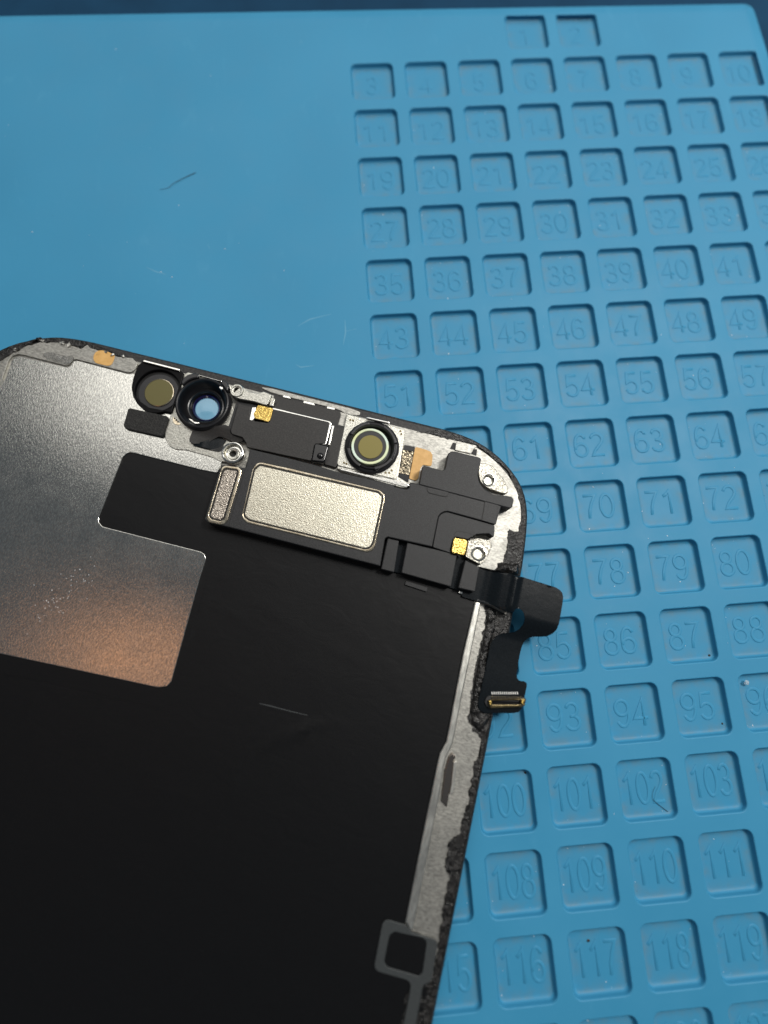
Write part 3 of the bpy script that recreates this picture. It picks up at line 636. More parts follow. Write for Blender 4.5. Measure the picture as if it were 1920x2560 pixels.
def number_mesh(txt, wid, hgt, half=0.19, rise=0.072):
    """moulded numerals: a low rounded ridge along each pen stroke"""
    nc = len(txt); pitch = wid / (nc - 0.18); dw = pitch * 0.82
    prof = [(-1, 0), (-0.86, 0.45), (-0.62, 0.9), (-0.35, 1.0), (0.35, 1.0), (0.62, 0.9), (0.86, 0.45), (1, 0)]
    vs, fs = [], []
    for ci, chx in enumerate(txt):
        for si, st in enumerate(DIGITS[chx]):
            rz = rise * (1 - 0.09 * si)
            P = [Vector((ci * pitch + q[0] / 0.5 * dw - wid / 2, (q[1] - 0.5) * hgt)) for q in st]
            closed = (P[0] - P[-1]).length < 1e-4
            if closed: P = P[:-1]
            else: P = [P[0] + (P[0] - P[1]).normalized() * 0.1] + P + [P[-1] + (P[-1] - P[-2]).normalized() * 0.1]
            n = len(P); b = len(vs)
            for i, p in enumerate(P):
                a = P[i - 1] if (closed or i) else p; c = P[(i + 1) % n] if (closed or i < n - 1) else p
                d1 = (p - a).normalized() if (p - a).length > 1e-6 else (c - p).normalized()
                d2 = (c - p).normalized() if (c - p).length > 1e-6 else d1
                tdir = d1 + d2
                tdir = tdir.normalized() if tdir.length > 1e-3 else d1
                nn_ = Vector((-tdir.y, tdir.x)); k = 1 / max(0.6, nn_.dot(Vector((-d1.y, d1.x))))
                for w, z in prof:
                    q = p + nn_ * (w * half * k); vs.append((q.x * U, q.y * U, (z * rz if (closed or 0 < i < n - 1) else -0.02) * U))
            m_ = len(prof)
            for i in range(n if closed else n - 1):
                j = (i + 1) % n
                for w in range(m_ - 1): fs.append((b + i * m_ + w, b + j * m_ + w, b + j * m_ + w + 1, b + i * m_ + w + 1))
    me = bpy.data.meshes.new('number'); me.from_pydata(vs, [], fs); me.shade_smooth(); me.set_sharp_from_angle(angle=math.radians(55))
    me.materials.append(M['blue'])
    return me
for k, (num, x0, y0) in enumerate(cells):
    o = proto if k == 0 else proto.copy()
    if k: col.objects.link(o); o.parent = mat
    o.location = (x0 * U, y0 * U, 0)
    me = number_mesh(str(num), {1: 1.6, 2: 3.75, 3: 4.6}[len(str(num))], 3.0 if num < 100 else 3.3)
    t = bpy.data.objects.new('number', me); col.objects.link(t); t.parent = o
    t.location = ((CW / 2 - 0.1) * U, (CH / 2 + random.uniform(-.1, .1)) * U, (-DEPTH + 0.0) * U)

# ------------------------------------------------------------------ phone screen assembly, lying face down
ph = empty('phone_screen', (PH_O[0], PH_O[1], 0.02), PH_A)
tag(ph, 'phone screen assembly lying face down on the blue mat, inner side showing', 'phone screen')
XL = -69.6
right = [(-13.3, 0.3), (-11.6, 0.24), (-10.0, 0.1), (-8.35, -0.18), (-6.6, -0.78), (-4.8, -1.72), (-2.95, -3.15), (-1.84, -4.48), (-1.2, -5.6), (-0.61, -7.33), (-0.3, -9.34), (-0.05, -12.25), (0.05, -14.5)]
BODY = right + [(0.1, -138), (-2.5, -143.5), (-8, -146), (XL + 8, -146), (XL + 2.5, -143.5)] + [(XL - x, y) for x, y in reversed(right)]
BODY = soft(BODY, 1)
LENS = circle((D['cam_outer'][0] + 0.06, D['cam_outer'][1]), 2.3)
slab('display_frame', BODY, 0.0, 1.75, 'frame', ph, 0.42, [LENS], seg=4)
def inner_body(d): return inset(ccw(BODY), d)
CH_OUT = dedupe([(x, min(y, -0.92)) for x, y in inner_body(0.85)])
slab('chassis_plate', CH_OUT, 1.6, 1.9, 'chassis', ph, 0.04, [LENS])

# worn bare strip of the frame above the earpiece
slab('worn_edge', soft(D['worn'], 1), 1.70, 1.86, 'chassis', ph, 0.05)

# adhesive left along the rim, ragged on its inner side
def ragged(curve, amp, s, seed, step=0.18):
    o = []
    for i in range(len(curve) - 1):
        a, b = Vector(curve[i]), Vector(curve[i + 1]); L = (b - a).length
        nstep = max(1, int(L / step)); t = (b - a).normalized() if L > 1e-6 else Vector((1, 0)); nrm = Vector((-t.y, t.x))
        for k in range(nstep):
            q = a + (b - a) * (k / nstep)
            d = amp * (nz(q.x, q.y, s, seed) + 0.6 * nz(q.x, q.y, s * 2.7, seed + 5))
            o.append((q.x + nrm.x * d, q.y + nrm.y * d))
    o.append(curve[-1]); return o
def rim_pts(d, keep): return [q for q in inset(ccw(BODY), d) if keep(q)]
def strip(name, inner, outer, z, seed, rough=0.12, step=0.22):
    poly = list(inner) + list(outer)
    lo = ccw(dedupe(poly, 0.03))
    return sheet(name, lo, lambda x, y: z + rough * (0.6 + nz(x, y, 1.3, seed) + 0.6 * nz(x, y, 3.1, seed)), 0.5, 'glue', ph, step)
# right side, top to bottom
inner_r = ragged(D['metal_right_in'], 0.26, 1.7, 3.0)
inner_r = inner_r + [(-2.6, -56.6), (-3.2, -58), (-3.2, -138)]
strip('adhesive_residue', inner_r, [(-0.3, -138), (-0.3, -60), (-0.3, -40), (-0.35, -19.6)], 1.92, 1.0)
# round the corner and along the top
cor = D['metal_corner'] + [(-2.45, -14.8)]
inner_c = ragged(cor, 0.17, 1.9, 9.0)
outer_c = [q for q in inner_body(0.34) if q[0] > cor[0][0] and q[1] > cor[-1][1]]
outer_c.sort(key=lambda q: math.atan2(q[1] + 14, q[0] + 14))
strip('adhesive_residue', inner_c, outer_c, 1.93, 2.0, 0.05)
# left corner
tl = D['metal_top_edge']
inner_l = ragged(tl, 0.12, 1.6, 4.0)
outer_l = [q for q in inner_body(0.34) if q[0] < tl[-1][0] and q[1] > tl[0][1] - 1]
outer_l.sort(key=lambda q: -math.atan2(q[1] + 14, q[0] + 54))
outer_l.reverse()
strip('adhesive_residue', inner_l, outer_l, 1.93, 3.0, 0.10)
# ragged crumbs torn along the left corner
for k in range(16):
    t = random.random(); i = min(len(tl) - 2, int(t * (len(tl) - 1))); f = random.random()
    x = tl[i][0] * (1 - f) + tl[i + 1][0] * f; y = tl[i][1] * (1 - f) + tl[i + 1][1] * f
    if x > -52 : continue
    rr = random.uniform(0.12, 0.34)
    pts = [(x + rr * random.uniform(.4, 1.1) * math.cos(a), y - 0.1 + rr * random.uniform(.4, 1.1) * math.sin(a)) for a in [j * math.pi / 4 for j in range(8)]]
    sheet('torn_crumb', pts, lambda X, Y, s=k: 2.25 + 0.25 * nz(X, Y, 3, s), 0.3, 'chassis' if k % 2 else 'glue', ph, 0.12)

def lump(name, outline, z0, h, seed, step=0.16, amp=0.25):
    lo = ccw(dedupe(outline))
    def zf(x, y):
        d = min(math.hypot(x - (a[0] + (b[0] - a[0]) * t), y - (a[1] + (b[1] - a[1]) * t)) for a, b, t in near(lo, x, y))
        e = sstep(0, 0.5, d)
        return z0 + h * (0.15 + 0.85 * e) + amp * e * (nz(x, y, 1.1, seed) + 0.7 * nz(x, y, 2.6, seed))
    return sheet(name, lo, zf, h + 0.3, 'glue', ph, step)
def near(lo, x, y):
    o = []
    for i in range(len(lo)):
        a, b = lo[i], lo[(i + 1) % len(lo)]
        dx, dy = b[0] - a[0], b[1] - a[1]; L = dx * dx + dy * dy
        t = max(0, min(1, ((x - a[0]) * dx + (y - a[1]) * dy) / L)) if L > 0 else 0
        o.append((a, b, t))
    return o
lump('adhesive_lump', D['glue_top'], 1.8, 0.55, 11.0)
lump('adhesive_lump', soft(D['glue_long'], 1), 1.75, 0.45, 12.0)
lump('adhesive_lump', soft(D['glue_arc_a'], 1), 1.95, 0.35, 13.0, 0.1, 0.08)
lump('adhesive_lump', soft(D['glue_arc_b'], 1), 1.95, 0.35, 14.0, 0.1, 0.08)

# corner tab, stickers
slab('corner_tab', ragged(D['corner_tab'] + D['corner_tab'][:1], 0.03, 2.5, 2.0, 0.3)[:-1], 1.88, 2.12, 'chassis', ph, 0.05)
o = sheet('clear_glue', soft(D['glue_clear'], 2), lambda x, y: 2.17 + 0.07 * nz(x, y, 1.5, 3.0), 0.05, 'clear', ph, 0.25)
slab('amber_sticker', soft(D['amber_oval'], 2), 2.12, 2.17, 'amber', ph, 0.02)
slab('amber_sticker', fillet(D['amber_tab'], 0.25), 1.9, 2.02, 'amber', ph, 0.02)

# shield plate
slab('shield_plate', fillet(D['shield'][:14] + [q for q in D['shield'][14:]], 0.3), 1.92, 2.12, 'shield', ph, 0.07, seg=3)
sc = random.Random(5)
bits = []
vv, ff = [], []
for k in range(95):
    t = sc.random(); x = -50.5 + 3.2 * t + sc.gauss(0, 0.8); y = -36 + 11 * (0.2 + 0.6 * round(t * 3) / 3 + 0.2 * sc.random()) + sc.gauss(0, 0.5)
    if y < -35.5 or sc.random() < 0.25: continue
    r = sc.uniform(0.015, 0.05); b = len(vv); a0 = sc.uniform(0, 3)
    for j in range(5): vv.append((x + r * sc.uniform(.5, 1.3) * math.cos(a0 + j * 1.257), y + 1.6 * r * sc.uniform(.5, 1.3) * math.sin(a0 + j * 1.257), 2.125))
    vv.append((x, y, 2.14 + r * 0.4)); ff += [(b + j, b + (j + 1) % 5, b + 5) for j in range(5)]
dz = to_obj('dried_residue', vv, ff, 'white', ph, 0, 'stuff')

# graphite sheets
def wr(x, y):
    z = 1.985 + 0.014 * nz(x, y, 0.25, 1) + 0.006 * nz(x, y, 0.8, 2)
    for (x0, y0, a, w, h) in ((-20, -37, 0.6, 0.25, 0.05), (-21, -38.0, 0.72, 0.2, 0.05), (-22.5, -38.6, 0.85, 0.2, 0.045), (-19.2, -36.4, 0.5, 0.18, 0.04), (-24.5, -38.4, 1.1, 0.2, 0.035), (-18.2, -36.0, 0.3, 0.18, 0.03), (-25, -42, 1.45, 0.3, 0.04), (-25.5, -47, 1.5, 0.3, 0.035), (-30, -27, -0.35, 0.3, 0.025), (-26, -25.5, -0.3, 0.25, 0.022), (-18, -28, -0.2, 0.3, 0.02), (-9, -22, 0.5, 0.25, 0.03), (-7.5, -25, 1.2, 0.2, 0.03)):
        dx, dy = x - x0, y - y0
        u = dx * math.cos(a) + dy * math.sin(a); v = -dx * math.sin(a) + dy * math.cos(a)
        z += h * math.exp(-(v / w) ** 2 - (u / 3.0) ** 2)
    return z
rail_in = [(-4.65, -18.5), (-4.72, -25), (-4.62, -30), (-4.52, -34.1), (-4.92, -35.4), (-4.95, -36), (-4.9, -43), (-4.75, -51.5)]
gpoly = [(-68, -36.6), (-48.9, -36.3), (-36.2, -35.3), (-36.0, -22.2), (-49.5, -22.0), (-49.5, -11.3), (-6.6, -11.5), (-6.4, -17)] + rail_in + [(-4.6, -52.2), (-1.2, -52.6), (-1.2, -56.4), (-1.0, -140), (-68, -140)]
gs = sheet('graphite_sheet', gpoly, wr, 0.1, 'graphite', ph, 0.55)
patch = fillet([(-34.5, -22.5), (-34.5, -20.25), (-15.7, -20.1), (-5.4, -19.9), (-5.5, -35.0), (-6.9, -52), (-7.6, -139), (-66, -139), (-66, -39.2), (-34.0, -38.2)], 0.9, 5)
sheet('graphite_patch', patch, lambda x, y: wr(x, y) + 0.035, 0.05, 'graphite', gs, 0.6)
slab('slit', [(-25.0, -35.16), (-23.7, -35.08), (-21.6, -35.10), (-19.6, -35.08), (-19.45, -35.14), (-21.5, -35.2), (-24.7, -35.22)], 1.97, 2.03, 'satin', gs, 0.02)
# side rail with its step, clip, ring spacer
ro = [(-3.92, -18.9), (-3.88, -23), (-3.85, -30), (-3.78, -34.0), (-3.95, -34.9), (-4.18, -35.7), (-4.2, -36.6), (-4.02, -39.5), (-3.95, -46), (-3.85, -52.4)]
slab('side_rail', fillet([(-4.62, -18.9)] + ro + list(reversed(rail_in[1:])) , 0.3), 1.9, 2.3, 'rail', ph, 0.16, seg=4)
slab('edge_clip', fillet(D['clip_slot'], 0.08), 1.92, 2.12, 'clip', ph, 0.08, seg=3)
slab('clip_lip', fillet(D['clip_edge'], 0.05), 1.95, 2.24, 'rail', ph, 0.05)
slab('ring_spacer', fillet([(-6.95, -51.8), (-6.8, -56.4), (-2.9, -56.45), (-2.8, -62), (-2.75, -90), (-1.55, -90), (-1.6, -62), (-1.75, -56.45), (-1.0, -56.1), (-1.15, -52.4), (-3.8, -52.35), (-4.6, -51.85)], 0.7, 5), 2.02, 2.16, 'satin', ph, 0.05, [fillet(D['ring_in'], 0.3)])
slab('window_tape', fillet(D['ring_in'], 0.3), 1.95, 2.08, 'graphite', ph, 0.02)

# flood illuminator socket
so = slab('sensor_socket', fillet(D['flood_socket'], 0.25), 1.9, 2.55, 'socket', ph, 0.12, [circle((D['flood_disc'][0], D['flood_disc'][1] + 0.1), D['flood_disc'][2] * 1.12)], seg=3)
disc('diffuser_ring', D['flood_disc'], D['flood_disc'][2], 1.9, 2.16, 'diffuser', so, 0.05)
slab('socket_floor', circle((D['flood_disc'][0], D['flood_disc'][1] + 0.1), D['flood_disc'][2] * 1.2), 1.9, 2.06, 'gap', so, 0.02)
disc('filter_window', D['flood_filter'], D['flood_filter'][2], 2.15, 2.28, 'olive_dark', so, 0.03)
lathe('filter_rim', D['flood_filter'], [(D['flood_filter'][2] - .01, 2.2), (D['flood_filter'][2] + 0.01, 2.29), (D['flood_filter'][2] + .07, 2.27), (D['flood_filter'][2] + .09, 2.2)], 'rim', so)
slab('bright_edge', D['flood_bar'], 2.2, 2.85, 'bright', so, 0.05)
slab('foam_pad', fillet(D['foam'], 0.12), 2.1, 2.6, 'foam', ph, 0.1, seg=3)

# front camera holder
cc, cr = D['cam_outer'], D['cam_outer'][2]
slab('camera_plate', fillet(D['cam_plate'], 0.25), 2.1, 2.26, 'steel', ph, 0.05, [circle((cc[0] + 0.06, cc[1]), cr - 0.2)])
ci = D['cam_in'][2]; ctr = (cc[0] + 0.06, cc[1])
cb = lathe('camera_ring', ctr, [(cr, 2.0), (cr, 2.75), (cr - 0.08, 2.88), (ci + 0.28, 2.95), (ci + 0.22, 3.15), (ci + 0.1, 3.22), (ci, 3.15), (ci - 0.1, 2.6)], 'barrel', ph, 64)
ls = D['cam_step']; ll = D['cam_lens']
lathe('lens_barrel', ctr, [(ci - 0.05, 2.95), (ci - 0.3, 2.3), (ls[2] + 0.25, 1.95), (ls[2] + 0.1, 2.0), (ls[2], 1.95), (ls[2] - 0.12, 1.6), (ll[2] + 0.22, 1.35), (ll[2] + 0.02, 1.3)], 'barrel_in', cb)
lathe('lens_edge', ctr, [(ll[2] + 0.26, 1.55), (ll[2] + 0.14, 1.62), (ll[2] - 0.02, 1.38)], 'violet', cb)
n_ = 48; vv = [(ctr[0], ctr[1], 1.30)]; ff = []
for ring, (rr, zz) in enumerate(((0.5, 1.32), (0.8, 1.37), (1.02, 1.44))):
    vv += [(ctr[0] + ll[2] * rr * math.cos(2 * math.pi * k / n_), ctr[1] + ll[2] * rr * math.sin(2 * math.pi * k / n_), 1.30 + 0.0 * zz + (1.02 - rr) * 0.12) for k in range(n_)]
vv[0] = (ctr[0], ctr[1], 1.45)
ff += [(0, 1 + k, 1 + (k + 1) % n_) for k in range(n_)]
for r in range(2):
    ff += [(1 + r * n_ + k, 1 + (r + 1) * n_ + k, 1 + (r + 1) * n_ + (k + 1) % n_, 1 + r * n_ + (k + 1) % n_) for k in range(n_)]
to_obj('camera_lens', vv, ff, 'lens', cb, 60)
slab('ring_clip', soft(D['cam_clip_a'], 1), 2.3, 3.35, 'barrel', cb, 0.14, seg=3)
slab('ring_clip', fillet(D['cam_clip_b'], 0.1), 2.4, 3.4, 'barrel', cb, 0.14, seg=3)
slab('bright_edge', D['cam_top_bar'], 2.2, 2.75, 'bright', cb, 0.04)
slab('locating_tab', fillet(D['cam_tab_w1'], 0.06), 2.9, 3.28, 'bright', cb, 0.06)
slab('locating_tab', fillet(D['cam_tab_w2'], 0.06), 2.6, 2.96, 'bright', cb, 0.06)
dp = slab('pad_plate', soft(D['cam_dots_plate'], 1), 2.2, 2.32, 'rim', ph, 0.03)
for k in range(3): disc('solder_dot', D['cam_dot%d' % k], D['cam_dot%d' % k][2], 2.3, 2.35, 'dark', dp, 0.02)
# ribbon from the camera
def ribz(x, y): return 2.62 + 0.12 * math.sin((x + 41) * 1.1)
rb = sheet('camera_ribbon', soft(D['cam_flex'], 1), lambda x, y: 2.55 + 0.35 * sstep(-8.2, -6.4, y) + 0.1 * math.sin(x * 1.3), 0.12, 'film', ph, 0.3)
sheet('ribbon_fold', soft(D['cam_flex_fold'], 2), lambda x, y: 2.42 + 0.12 * math.sin(x * 1.9 + 0.6), 0.1, 'flex', rb, 0.2)
sheet('ribbon_end', soft(D['cam_flex_low'], 2), lambda x, y: 2.34 + 0.04 * math.sin(x * 2.1), 0.08, 'gloss', rb, 0.25)
# screw boss beside the earpiece
bo = D['boss_outer']
sb = lathe('screw_boss', bo, [(bo[2], 2.1), (bo[2], 2.72), (bo[2] - 0.05, 2.86), (bo[2] - 0.16, 2.9), (bo[2] - 0.26, 2.84), (D['boss_in'][2] * 0.82, 2.45), (D['boss_wash'][2] * 1.25, 2.3), (D['boss_wash'][2] * 1.02, 2.3)], 'bright', ph)
w = D['boss_wash']
lathe('washer', (w[0], w[1]), [(w[2] * 1.05, 2.25), (w[2], 2.46), (w[2] * 0.9, 2.5), (D['boss_hole'][2] * 1.1, 2.46), (D['boss_hole'][2], 2.35), (D['boss_hole'][2] * 0.9, 1.95)], 'steel', sb)
disc('screw_hole', w, D['boss_hole'][2], 1.9, 1.96, 'gap', sb, 0.01)

# bracket with ring beside the camera
br = slab('earpiece_bracket', fillet(D['bracket_arm'], 0.12), 2.3, 3.02, 'steel', ph, 0.09, seg=3)
q = D['bracket_ring']; h = D['bracket_hole']
lathe('bracket_eye', q, [(q[2], 2.3), (q[2], 3.05), (q[2] - 0.06, 3.14), (h[2] * 1.45, 3.14), (h[2] * 1.38, 3.05), (h[2] * 1.05, 3.02), (h[2] * 0.98, 2.9), (h[2] * 0.9, 2.2)], 'steel', br)
disc('screw_hole', q, h[2], 2.1, 2.2, 'gap', br, 0.01)
slab('small_clip', fillet(D['bracket_clip'], 0.08), 2.2, 2.75, 'steel', ph, 0.06)
# black film over the sensor flex, its metal can, gold contact
slab('top_tape', fillet(D['top_tape'], 0.2), 1.88, 2.0, 'film', ph, 0.03)
for k in range(3): slab('tape_slot', fillet(D['slot%d' % k], 0.07), 1.9, 2.04, 'bright', ph, 0.02)
slab('under_block', rect(-37.3, -7.6, -23.4, -2.7), 1.9, 2.4, 'housing', ph, 0.05)
can = slab('sensor_can', fillet(D['flex_can'], 0.15), 2.2, 2.86, 'bright', ph, 0.08, seg=3)
slab('sensor_film', fillet(D['flex_cover'], 0.12), 2.4, 2.96, 'film', ph, 0.06, seg=3)
slab('can_strip', D['can_strip'], 2.3, 2.82, 'bright', ph, 0.03)
gp = slab('gold_contact', fillet(D['gold_a'], 0.12), 2.9, 3.1, 'gold', ph, 0.06, seg=3)
slab('contact_shim', fillet(D['gold_a_shim'], 0.08), 2.9, 3.04, 'bright', gp, 0.04)
slab('side_block', fillet(D['side_block'], 0.1), 1.9, 2.45, 'film', ph, 0.06)
sn = slab('light_sensor', fillet(D['sensor_block'], 0.18), 2.2, 3.2, 'gloss', ph, 0.16, seg=4)
e = D['sensor_eye']
lathe('sensor_bead', e, [(e[2], 3.15), (e[2] * 0.92, 3.26), (e[2] * 0.7, 3.34), (e[2] * 0.35, 3.39), (0.001, 3.4)], 'gloss', sn, 24, 60)

# infrared camera holder
ir = slab('camera_square_plate', fillet(D['ir_flange'], 0.15), 1.9, 2.38, 'steel', ph, 0.08, [circle(D['ir_outer'], D['ir_outer'][2] - 0.25)], seg=3)
io, ii = D['ir_outer'], D['ir_in']; ctr = ((io[0] + ii[0]) / 2, (io[1] + ii[1]) / 2)
slab('inner_plate', fillet(D['ir_plate'], 0.3), 2.3, 2.52, 'steel', ir, 0.05, [circle(ctr, io[2] - 0.2)])
slab('bright_skirt', fillet(D['ir_skirt'], 0.15), 1.95, 2.42, 'bright', ir, 0.16, seg=4)
for k in range(9): disc('solder_dot', D['ir_dot%d' % k], D['ir_dot%d' % k][2], 2.5, 2.56, 'brass', ir, 0.02)
io, ii = D['ir_outer'], D['ir_in']; ctr = ((io[0] + ii[0]) / 2, (io[1] + ii[1]) / 2)
R0, R1 = io[2], ii[2]
rg = lathe('infrared_camera_ring', ctr, [(R0 * 0.98, 2.4), (R0, 2.75), (R0 - 0.12, 2.9), (R1 + 0.28, 2.98), (R1 + 0.22, 3.18), (R1 + 0.08, 3.24), (R1, 3.18), (R1 - 0.06, 2.8)], 'barrel', ph, 20)
lathe('barrel_inside', ctr, [(R1 + 0.02, 3.0), (R1 - 0.05, 2.3), (D['ir_pale'][2], 2.05), (0.2, 2.05)], 'barrel_in', rg)
p = D['ir_pale']; pi = D['ir_pale_in']
lathe('pale_ring', (p[0], p[1]), [(p[2], 2.1), (p[2] - 0.02, 2.84), (p[2] - 0.08, 2.9), (pi[2] + 0.05, 2.9), (pi[2], 2.84), (pi[2] - 0.02, 2.1)], 'pale', rg)
disc('lens_surround', p, pi[2] + 0.02, 2.05, 2.80, 'diffuser', rg, 0.03)
fl = D['ir_filter']; disc('filter_window', fl, fl[2], 2.76, 2.88, 'olive', rg, 0.03)
for k, (a0, a1) in enumerate(((20, 75), (110, 165), (200, 255), (290, 340))):
    n_ = 12; pts = [(ctr[0] + (R1 + 0.36) * math.cos(math.radians(a0 + (a1 - a0) * j / n_)), ctr[1] + (R1 + 0.36) * math.sin(math.radians(a0 + (a1 - a0) * j / n_))) for j in range(n_ + 1)]
    pts += [(ctr[0] + (R1 - 0.02) * math.cos(math.radians(a1 - (a1 - a0) * j / n_)), ctr[1] + (R1 - 0.02) * math.sin(math.radians(a1 - (a1 - a0) * j / n_))) for j in range(n_ + 1)]
    slab('ring_segment', pts, 2.8, 3.34, 'barrel', rg, 0.09, seg=3)
slab('bright_tab', fillet(D['ir_tab_top'], 0.05), 2.8, 3.22, 'bright', rg, 0.08, seg=3)
slab('infrared_ribbon', D['ir_flex'], 1.9, 2.12, 'gloss', ph, 0.03)
W4 = D['ir_weave']
def wv(x, y): return 2.2 + 0.05 * math.sin(x * 11 + 1.5 * nz(x, y, 1.2, 4)) * math.sin(y * 12 + 1.5 * nz(x, y, 1.2, 9))
sheet('woven_foil', W4, wv, 0.08, 'weave', ph, 0.09)

# corner: notched tab, cast lug
slab('corner_notch', D['notch_a'], 1.88, 1.94, 'gap', ph, 0.01)
slab('corner_notch', D['notch_b'], 1.88, 1.94, 'gap', ph, 0.01)
slab('rim_tab', fillet(D['tab_between'], 0.08), 1.88, 2.08, 'chassis', ph, 0.04)
def lug(name, outline, z0, z1, ring, hole, parent):
    hr = D[hole]; rr = D[ring]
    s = slab(name, outline, z0, z1, 'lug', parent, 0.08, [circle(hr, rr[2] * 0.86)], seg=3)
    lathe('threaded_eye', hr, [(rr[2] * 1.12, z1 - 0.02), (rr[2] * 1.08, z1 + 0.06), (rr[2] * 0.95, z1 + 0.07), (rr[2] * 0.84, z1), (hr[2] * 1.02, z1 - 0.18), (hr[2], z1 - 0.3), (hr[2] * 0.92, z1 - 0.7)], 'bright', s)
    disc('screw_core', hr, hr[2], z1 - 0.8, z1 - 0.42, 'steel', s, 0.05)
    return s
lug('corner_lug', soft(D['corner_lug'], 1), 1.9, 2.5, 'lug_ring', 'lug_hole', ph)

# earpiece speaker housing
sk = slab('earpiece_housing', fillet(D['spk_main'], 0.12), 1.95, 3.6, 'housing', ph, 0.10, seg=3)
slab('housing_cap', fillet(D['spk_upper'], 0.15), 3.2, 3.72, 'housing', sk, 0.10, seg=3)
slab('housing_key', fillet(D['spk_key'], 0.12), 3.4, 3.66, 'housing', sk, 0.03)
slab('housing_panel', fillet(D['spk_right'], 0.10), 3.4, 3.66, 'housing', sk, 0.04)
slab('housing_panel', inset(ccw(fillet(D['spk_low'], 0.22)), 0.04), 1.95, 3.42, 'housing', sk, 0.06)
def seam_shade(pts, z, w=0.045):
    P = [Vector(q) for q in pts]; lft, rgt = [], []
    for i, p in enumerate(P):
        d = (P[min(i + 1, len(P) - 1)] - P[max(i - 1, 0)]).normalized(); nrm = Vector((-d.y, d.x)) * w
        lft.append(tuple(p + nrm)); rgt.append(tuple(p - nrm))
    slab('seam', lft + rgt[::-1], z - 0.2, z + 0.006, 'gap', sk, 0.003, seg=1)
seam_shade(D['seam_upper'], 3.61); seam_shade(D['seam_key'], 3.66, 0.04); seam_shade(D['seam_right'], 3.66, 0.04)
seam_shade(D['seam_mesh'], 3.6, 0.035); seam_shade(D['seam_low'], 3.42, 0.04)
slab('housing_step', fillet(D['spk_step'], 0.15), 1.95, 2.3, 'flex', sk, 0.06)
for k in range(3): slab('step_block', fillet(D['blk%d' % k], 0.12), 2.1, 3.3, 'housing', sk, 0.10, seg=3)
slab('housing_foot', fillet(D['spk_foot'], 0.08), 1.95, 2.2, 'housing', sk, 0.05)
slab('housing_lip', fillet(D['spk_lip'], 0.08), 1.95, 2.3, 'bright', sk, 0.08)
# groove shade between the moulded panels is put into dark strips just above the faces
def grille(rim_k, mesh_k, z, rim_m, mesh_m, r):
    rimo = fillet(D[rim_k], r, 5); mi = fillet(D[mesh_k], r * 0.8, 5)
    g1 = slab('grille_frame', rimo, z - 0.4, z + 0.09, rim_m, ph, 0.09, [inset(ccw(mi), -0.16)], seg=4)
    slab('grille_recess', inset(ccw(mi), -0.17), z - 0.3, z + 0.015, 'gap', g1, 0.01)
    slab('speaker_mesh', mi, z - 0.3, z + 0.07, mesh_m, g1, 0.05, seg=3)
grille('mesh_l_rim', 'mesh_l', 3.62, 'rim', 'mesh', 0.45)
grille('mesh_s_rim', 'mesh_s', 3.66, 'rim', 'meshd', 0.3)
gp2 = slab('gold_contact', fillet(D['gold_b'], 0.12), 3.3, 3.78, 'gold', ph, 0.08, seg=3)
lug('earpiece_lug', fillet(D['lug2'], 0.15), 2.3, 3.2, 'lug2_ring', 'lug2_hole', ph)

# display cable with its connector
def cz(x, y):
    f = sstep(-4.2, -1.6, x) * (1 - 0.10 * sstep(-1.2, 4.5, x))
    crest = 0.42 * math.exp(-((x + 0.95) / 0.45) ** 2)
    up = 2.32 + 1.05 * f + crest * sstep(-19.6, -18.6, y)
    low = 2.34 + 0.05 * math.sin(y * 0.6)
    return low + (up - low) * sstep(-22.0, -19.2, y)
flag = D['cable_flag'][:48]
root = [(-6.2, -15.05), (-6.2, -18.8), (-4.6, -18.85), (-2.6, -18.95), (-1.2, -19.35)]
cpoly = [(-6.2, -15.05), (-1.85, -15.1)] + D['cable_flag'][1:48] + [(-1.2, -19.35), (-2.6, -18.95), (-4.6, -18.85), (-6.2, -18.8)]
cpoly = [q for q in cpoly]
cpoly = fillet(cpoly, 0.15)
fc = sheet('display_cable', cpoly, cz, 0.14, 'flex', ph, 0.22, smooth=50)
cz0 = 2.38
cb_ = D['conn_base']
cn = slab('connector', fillet(D['conn_base'], 0.1), cz0 - 0.05, cz0 + 0.22, 'housing', ph, 0.05)
slab('connector_shell', fillet(D['conn_gold'], 0.08), cz0 + 0.1, cz0 + 0.55, 'brass', cn, 0.08, [fillet(D['conn_well'], 0.06)], seg=3)
slab('connector_core', fillet(inset(ccw(D['conn_well']), 0.08), 0.05), cz0 + 0.1, cz0 + 0.42, 'gloss', cn, 0.05)
slab('connector_end', D['conn_end_l'], cz0 + 0.3, cz0 + 0.62, 'gold', cn, 0.06)
slab('connector_end', D['conn_end_r'], cz0 + 0.3, cz0 + 0.62, 'gold', cn, 0.06)
a, b = D['conn_pins']; a2_, b2_ = D['conn_pins2']
pin_me = None
for (p0, p1, n_, ln, zz) in ((a, b, 13, 0.26, 0.0), (a2_, b2_, 14, 0.3, 0.22)):
    ux, uy = p1[0] - p0[0], p1[1] - p0[1]; L = math.hypot(ux, uy); ux /= L; uy /= L
    for k in range(n_):
        x, y = p0[0] + ux * L * k / (n_ - 1), p0[1] + uy * L * k / (n_ - 1)
        w_ = 0.06 if n_ == 13 else 0.05
        pts = [(x - ux * w_ + uy * ln / 2, y - uy * w_ - ux * ln / 2), (x + ux * w_ + uy * ln / 2, y + uy * w_ - ux * ln / 2), (x + ux * w_ - uy * ln / 2, y + uy * w_ + ux * ln / 2), (x - ux * w_ - uy * ln / 2, y - uy * w_ + ux * ln / 2)]
        slab('pin', pts, cz0 + zz, cz0 + zz + 0.08, 'pin' if n_ == 13 else 'brass', cn, 0.03, seg=2)

